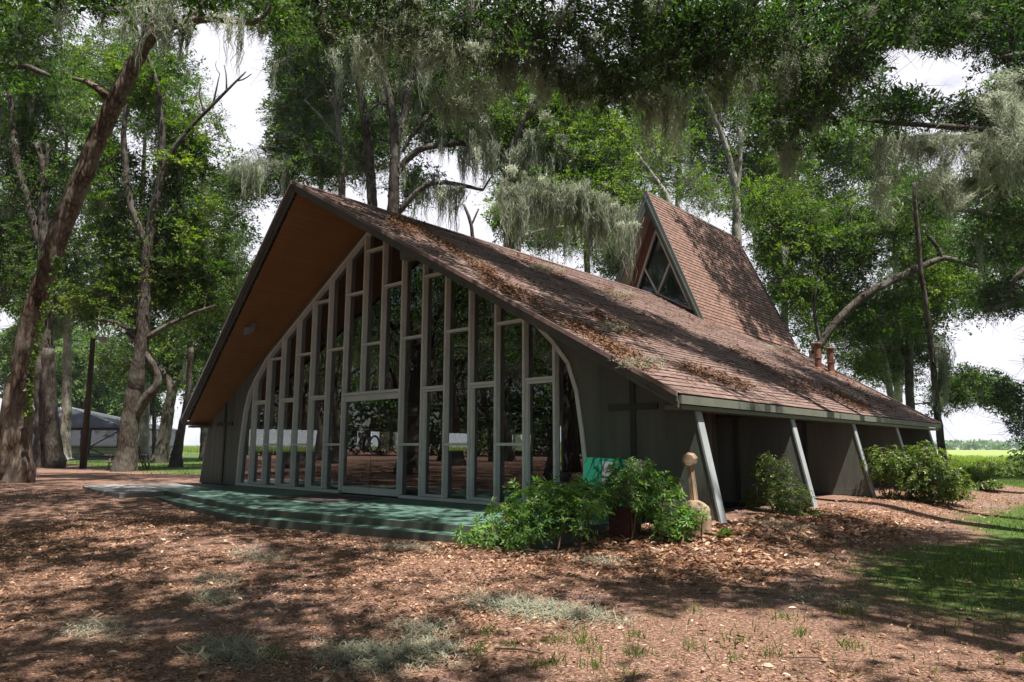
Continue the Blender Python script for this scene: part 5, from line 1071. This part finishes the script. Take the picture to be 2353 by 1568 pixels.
for k, (x, y, rx, ry, n, lab) in enumerate([(8.75, -4.9, .42, .16, 900, 'largest pale moss clump on the ground, below the azaleas'), (8.8, -6.5, .26, .16, 600, 'thick moss clump near the bottom edge, left of centre'), (9.0, -6.15, .2, .12, 350, 'moss clump trailing right of the thick bottom clump'), (8.1, -7.05, .22, .12, 420, 'moss clump at the lower left of the ground'), (4.75, -5.05, .4, .14, 260, 'thin moss streak on the ground left below the step'), (6.4, -6.4, .25, .12, 260, 'moss tuft on the shaded ground left of centre'), (5.75, -3.6, .3, .1, 220, 'thin moss strip along the foot of the step'), (8.6, -5.85, .25, .1, 260, 'flat moss wisp between the two largest clumps'), (9.35, -4.75, .22, .1, 220, 'moss tail at the right end of the largest clump'), (8.9, .6, .4, .25, 420, 'moss mat on the mulch right of the front corner buttress'), (8.0, -2.6, .3, .15, 220, 'dull moss wisp on the mulch below the azaleas'), (5.6, -6.0, .25, .1, 160, 'faint moss wisp left of the shaded tuft'), (10.6, -3.1, .3, .14, 160, 'dry moss wisp on the bare ground at right'), (6.9, -7.5, .3, .12, 220, 'dull moss wisp near the lower left corner')]):
    xx = x + np.clip(rs.normal(0, .62, n), -1.25, 1.25) * rx * 1.4; yy = y + np.clip(rs.normal(0, .62, n), -1.25, 1.25) * ry * 1.4; P = np.stack([xx, yy, gz(xx, yy) + rs.uniform(.0, .05, n) * np.exp(-((xx - x) / rx) ** 2 * .6)], 1); moss_mat('fallen_moss', lab, P, .0045, 500 + k)
# lawn
n = 120000; x = rs.uniform(8.6, 20, n); y = rs.uniform(-5, 28, n); g = grassmask(x, y); pr = g * np.clip(.75 + .5 * wob(x, y, 1.3), .1, 1) * np.where(g > .85, 1, .7); k = (rs.random(n) < pr) & okg(x, y); x, y = x[k], y[k]
n2 = 26000; x2 = rs.uniform(-46, -12, n2); y2 = rs.uniform(0, 26, n2); k = (rs.random(n2) < grassmask(x2, y2) * .8); x = np.concatenate([x, x2[k]]); y = np.concatenate([y, y2[k]])
b = MB(); blades(b, np.stack([x, y, gz(x, y) - .005], 1), rs.uniform(.03, .085, len(x)), np.where(x < 0, .03, .009) * rs.uniform(.7, 1.5, len(x)), .7)
tag(b.build('lawn_grass', m_grass), 'short green grass on the lawn beside the chapel and under the left oaks', 'grass', kind='stuff')
tufts = [(9.45, -5.75), (9.6, -5.5), (9.75, -5.35), (9.9, -5.5), (9.3, -5.95), (10.2, -5.4), (9.2, -6.3), (8.75, -6.35), (10.45, -5.1), (10.1, -5.75), (10.6, -4.75), (10.0, -5.1), (9.05, -5.6), (10.8, -4.3), (10.9, -3.4), (10.6, -3.9), (9.95, -4.2), (8.4, -6.9), (10.35, -5.75), (10.7, -5.2), (9.55, -5.2), (10.9, -4.9), (11.2, -4.4), (9.85, -5.9)]
b = MB()
for (x, y) in tufts:
    n = rs.integers(16, 46); xx = x + rs.normal(0, .055, n); yy = y + rs.normal(0, .055, n); blades(b, np.stack([xx, yy, gz(xx, yy)], 1), rs.uniform(.03, .085, n), rs.uniform(.005, .010, n), 1.1)
x, y, d = infront(9000, 10); k = okg(x, y) & (x > 9.6) & (rs.random(len(x)) < np.clip(wob(x, y, 1.1) - .1, 0, 1)); blades(b, np.stack([x[k], y[k], gz(x[k], y[k])], 1), rs.uniform(.02, .05, k.sum()), rs.uniform(.004, .008, k.sum()), 1.0)
tag(b.build('weed_grass', m_grass), 'scattered green weed blades in the bare foreground ground', 'weeds', kind='stuff')
m_twig = M('twig', (.10, .06, .045), (.2, .14, .11), 20, .9)
for k, (px, py, L_, a0, lab) in enumerate([(1190, 1505, .34, .3, 'short thick stick near the bottom moss clump'), (1760, 1390, .5, .15, 'thin twig on the bare ground right of centre'), (1560, 1270, .35, 1.0, 'twig on the mulch below the azaleas'), (120, 1510, .28, .4, 'thin twig on the shaded ground at lower left'), (1880, 1545, .42, .5, 'pale broken twig at the lower right'), (1640, 1390, .22, .2, 'small twig near the middle of the bare ground')]):
    p = on_ground(px, py, -.3); p[2] = float(gz(p[0], p[1])) + .012; dr = np.array([math.cos(a0), math.sin(a0), 0]); b = MB(); q = [p - dr * L_ / 2, p + np.array([0, .01, .012]), p + dr * L_ / 2 + (0, .02, 0)]; b.tube(q, [.012 if k == 0 else .005] * 2 + [.004], 6)
    if k: b.tube([q[1], q[1] + dr * L_ * .25 + np.array([-dr[1], dr[0], 0]) * L_ * .2], .003, 5)
    tag(b.build('stick', m_twig, loc=p), lab, 'stick')
p = np.array([8.35, .95, 0]); p = on_ground(1693, 1190, -.12); p[2] = float(gz(p[0], p[1])) + .02; b = MB(); b.lathe(p - (0, 0, .02), [(.012, 0), (.026, .008), (.03, .022), (.024, .04), (.0, .046)], 10)
tag(b.build('ball', M('white_ball', (.7, .7, .68), None, rough=.5), loc=p, smooth=True), 'small white ball lying on the mulch beside the corner buttress', 'ball')

# ------------------------------------------------------------------ air over the marsh
b = MB(); b.box((-1450, -1450, -2.5), (1450, 1450, 30)); hz = b.build('haze', None, loc=(0, 0, 0)); tag(hz, kind='stuff')
m = bpy.data.materials.new('haze_mat'); m.use_nodes = True; n = m.node_tree; n.nodes.remove(n.nodes['Principled BSDF']); v = n.nodes.new('ShaderNodeVolumePrincipled')
v.inputs['Color'].default_value = (.80, .87, 1, 1); v.inputs['Density'].default_value = .00025; n.links.new(v.outputs[0], n.nodes['Material Output'].inputs['Volume']); hz.data.materials.append(m)
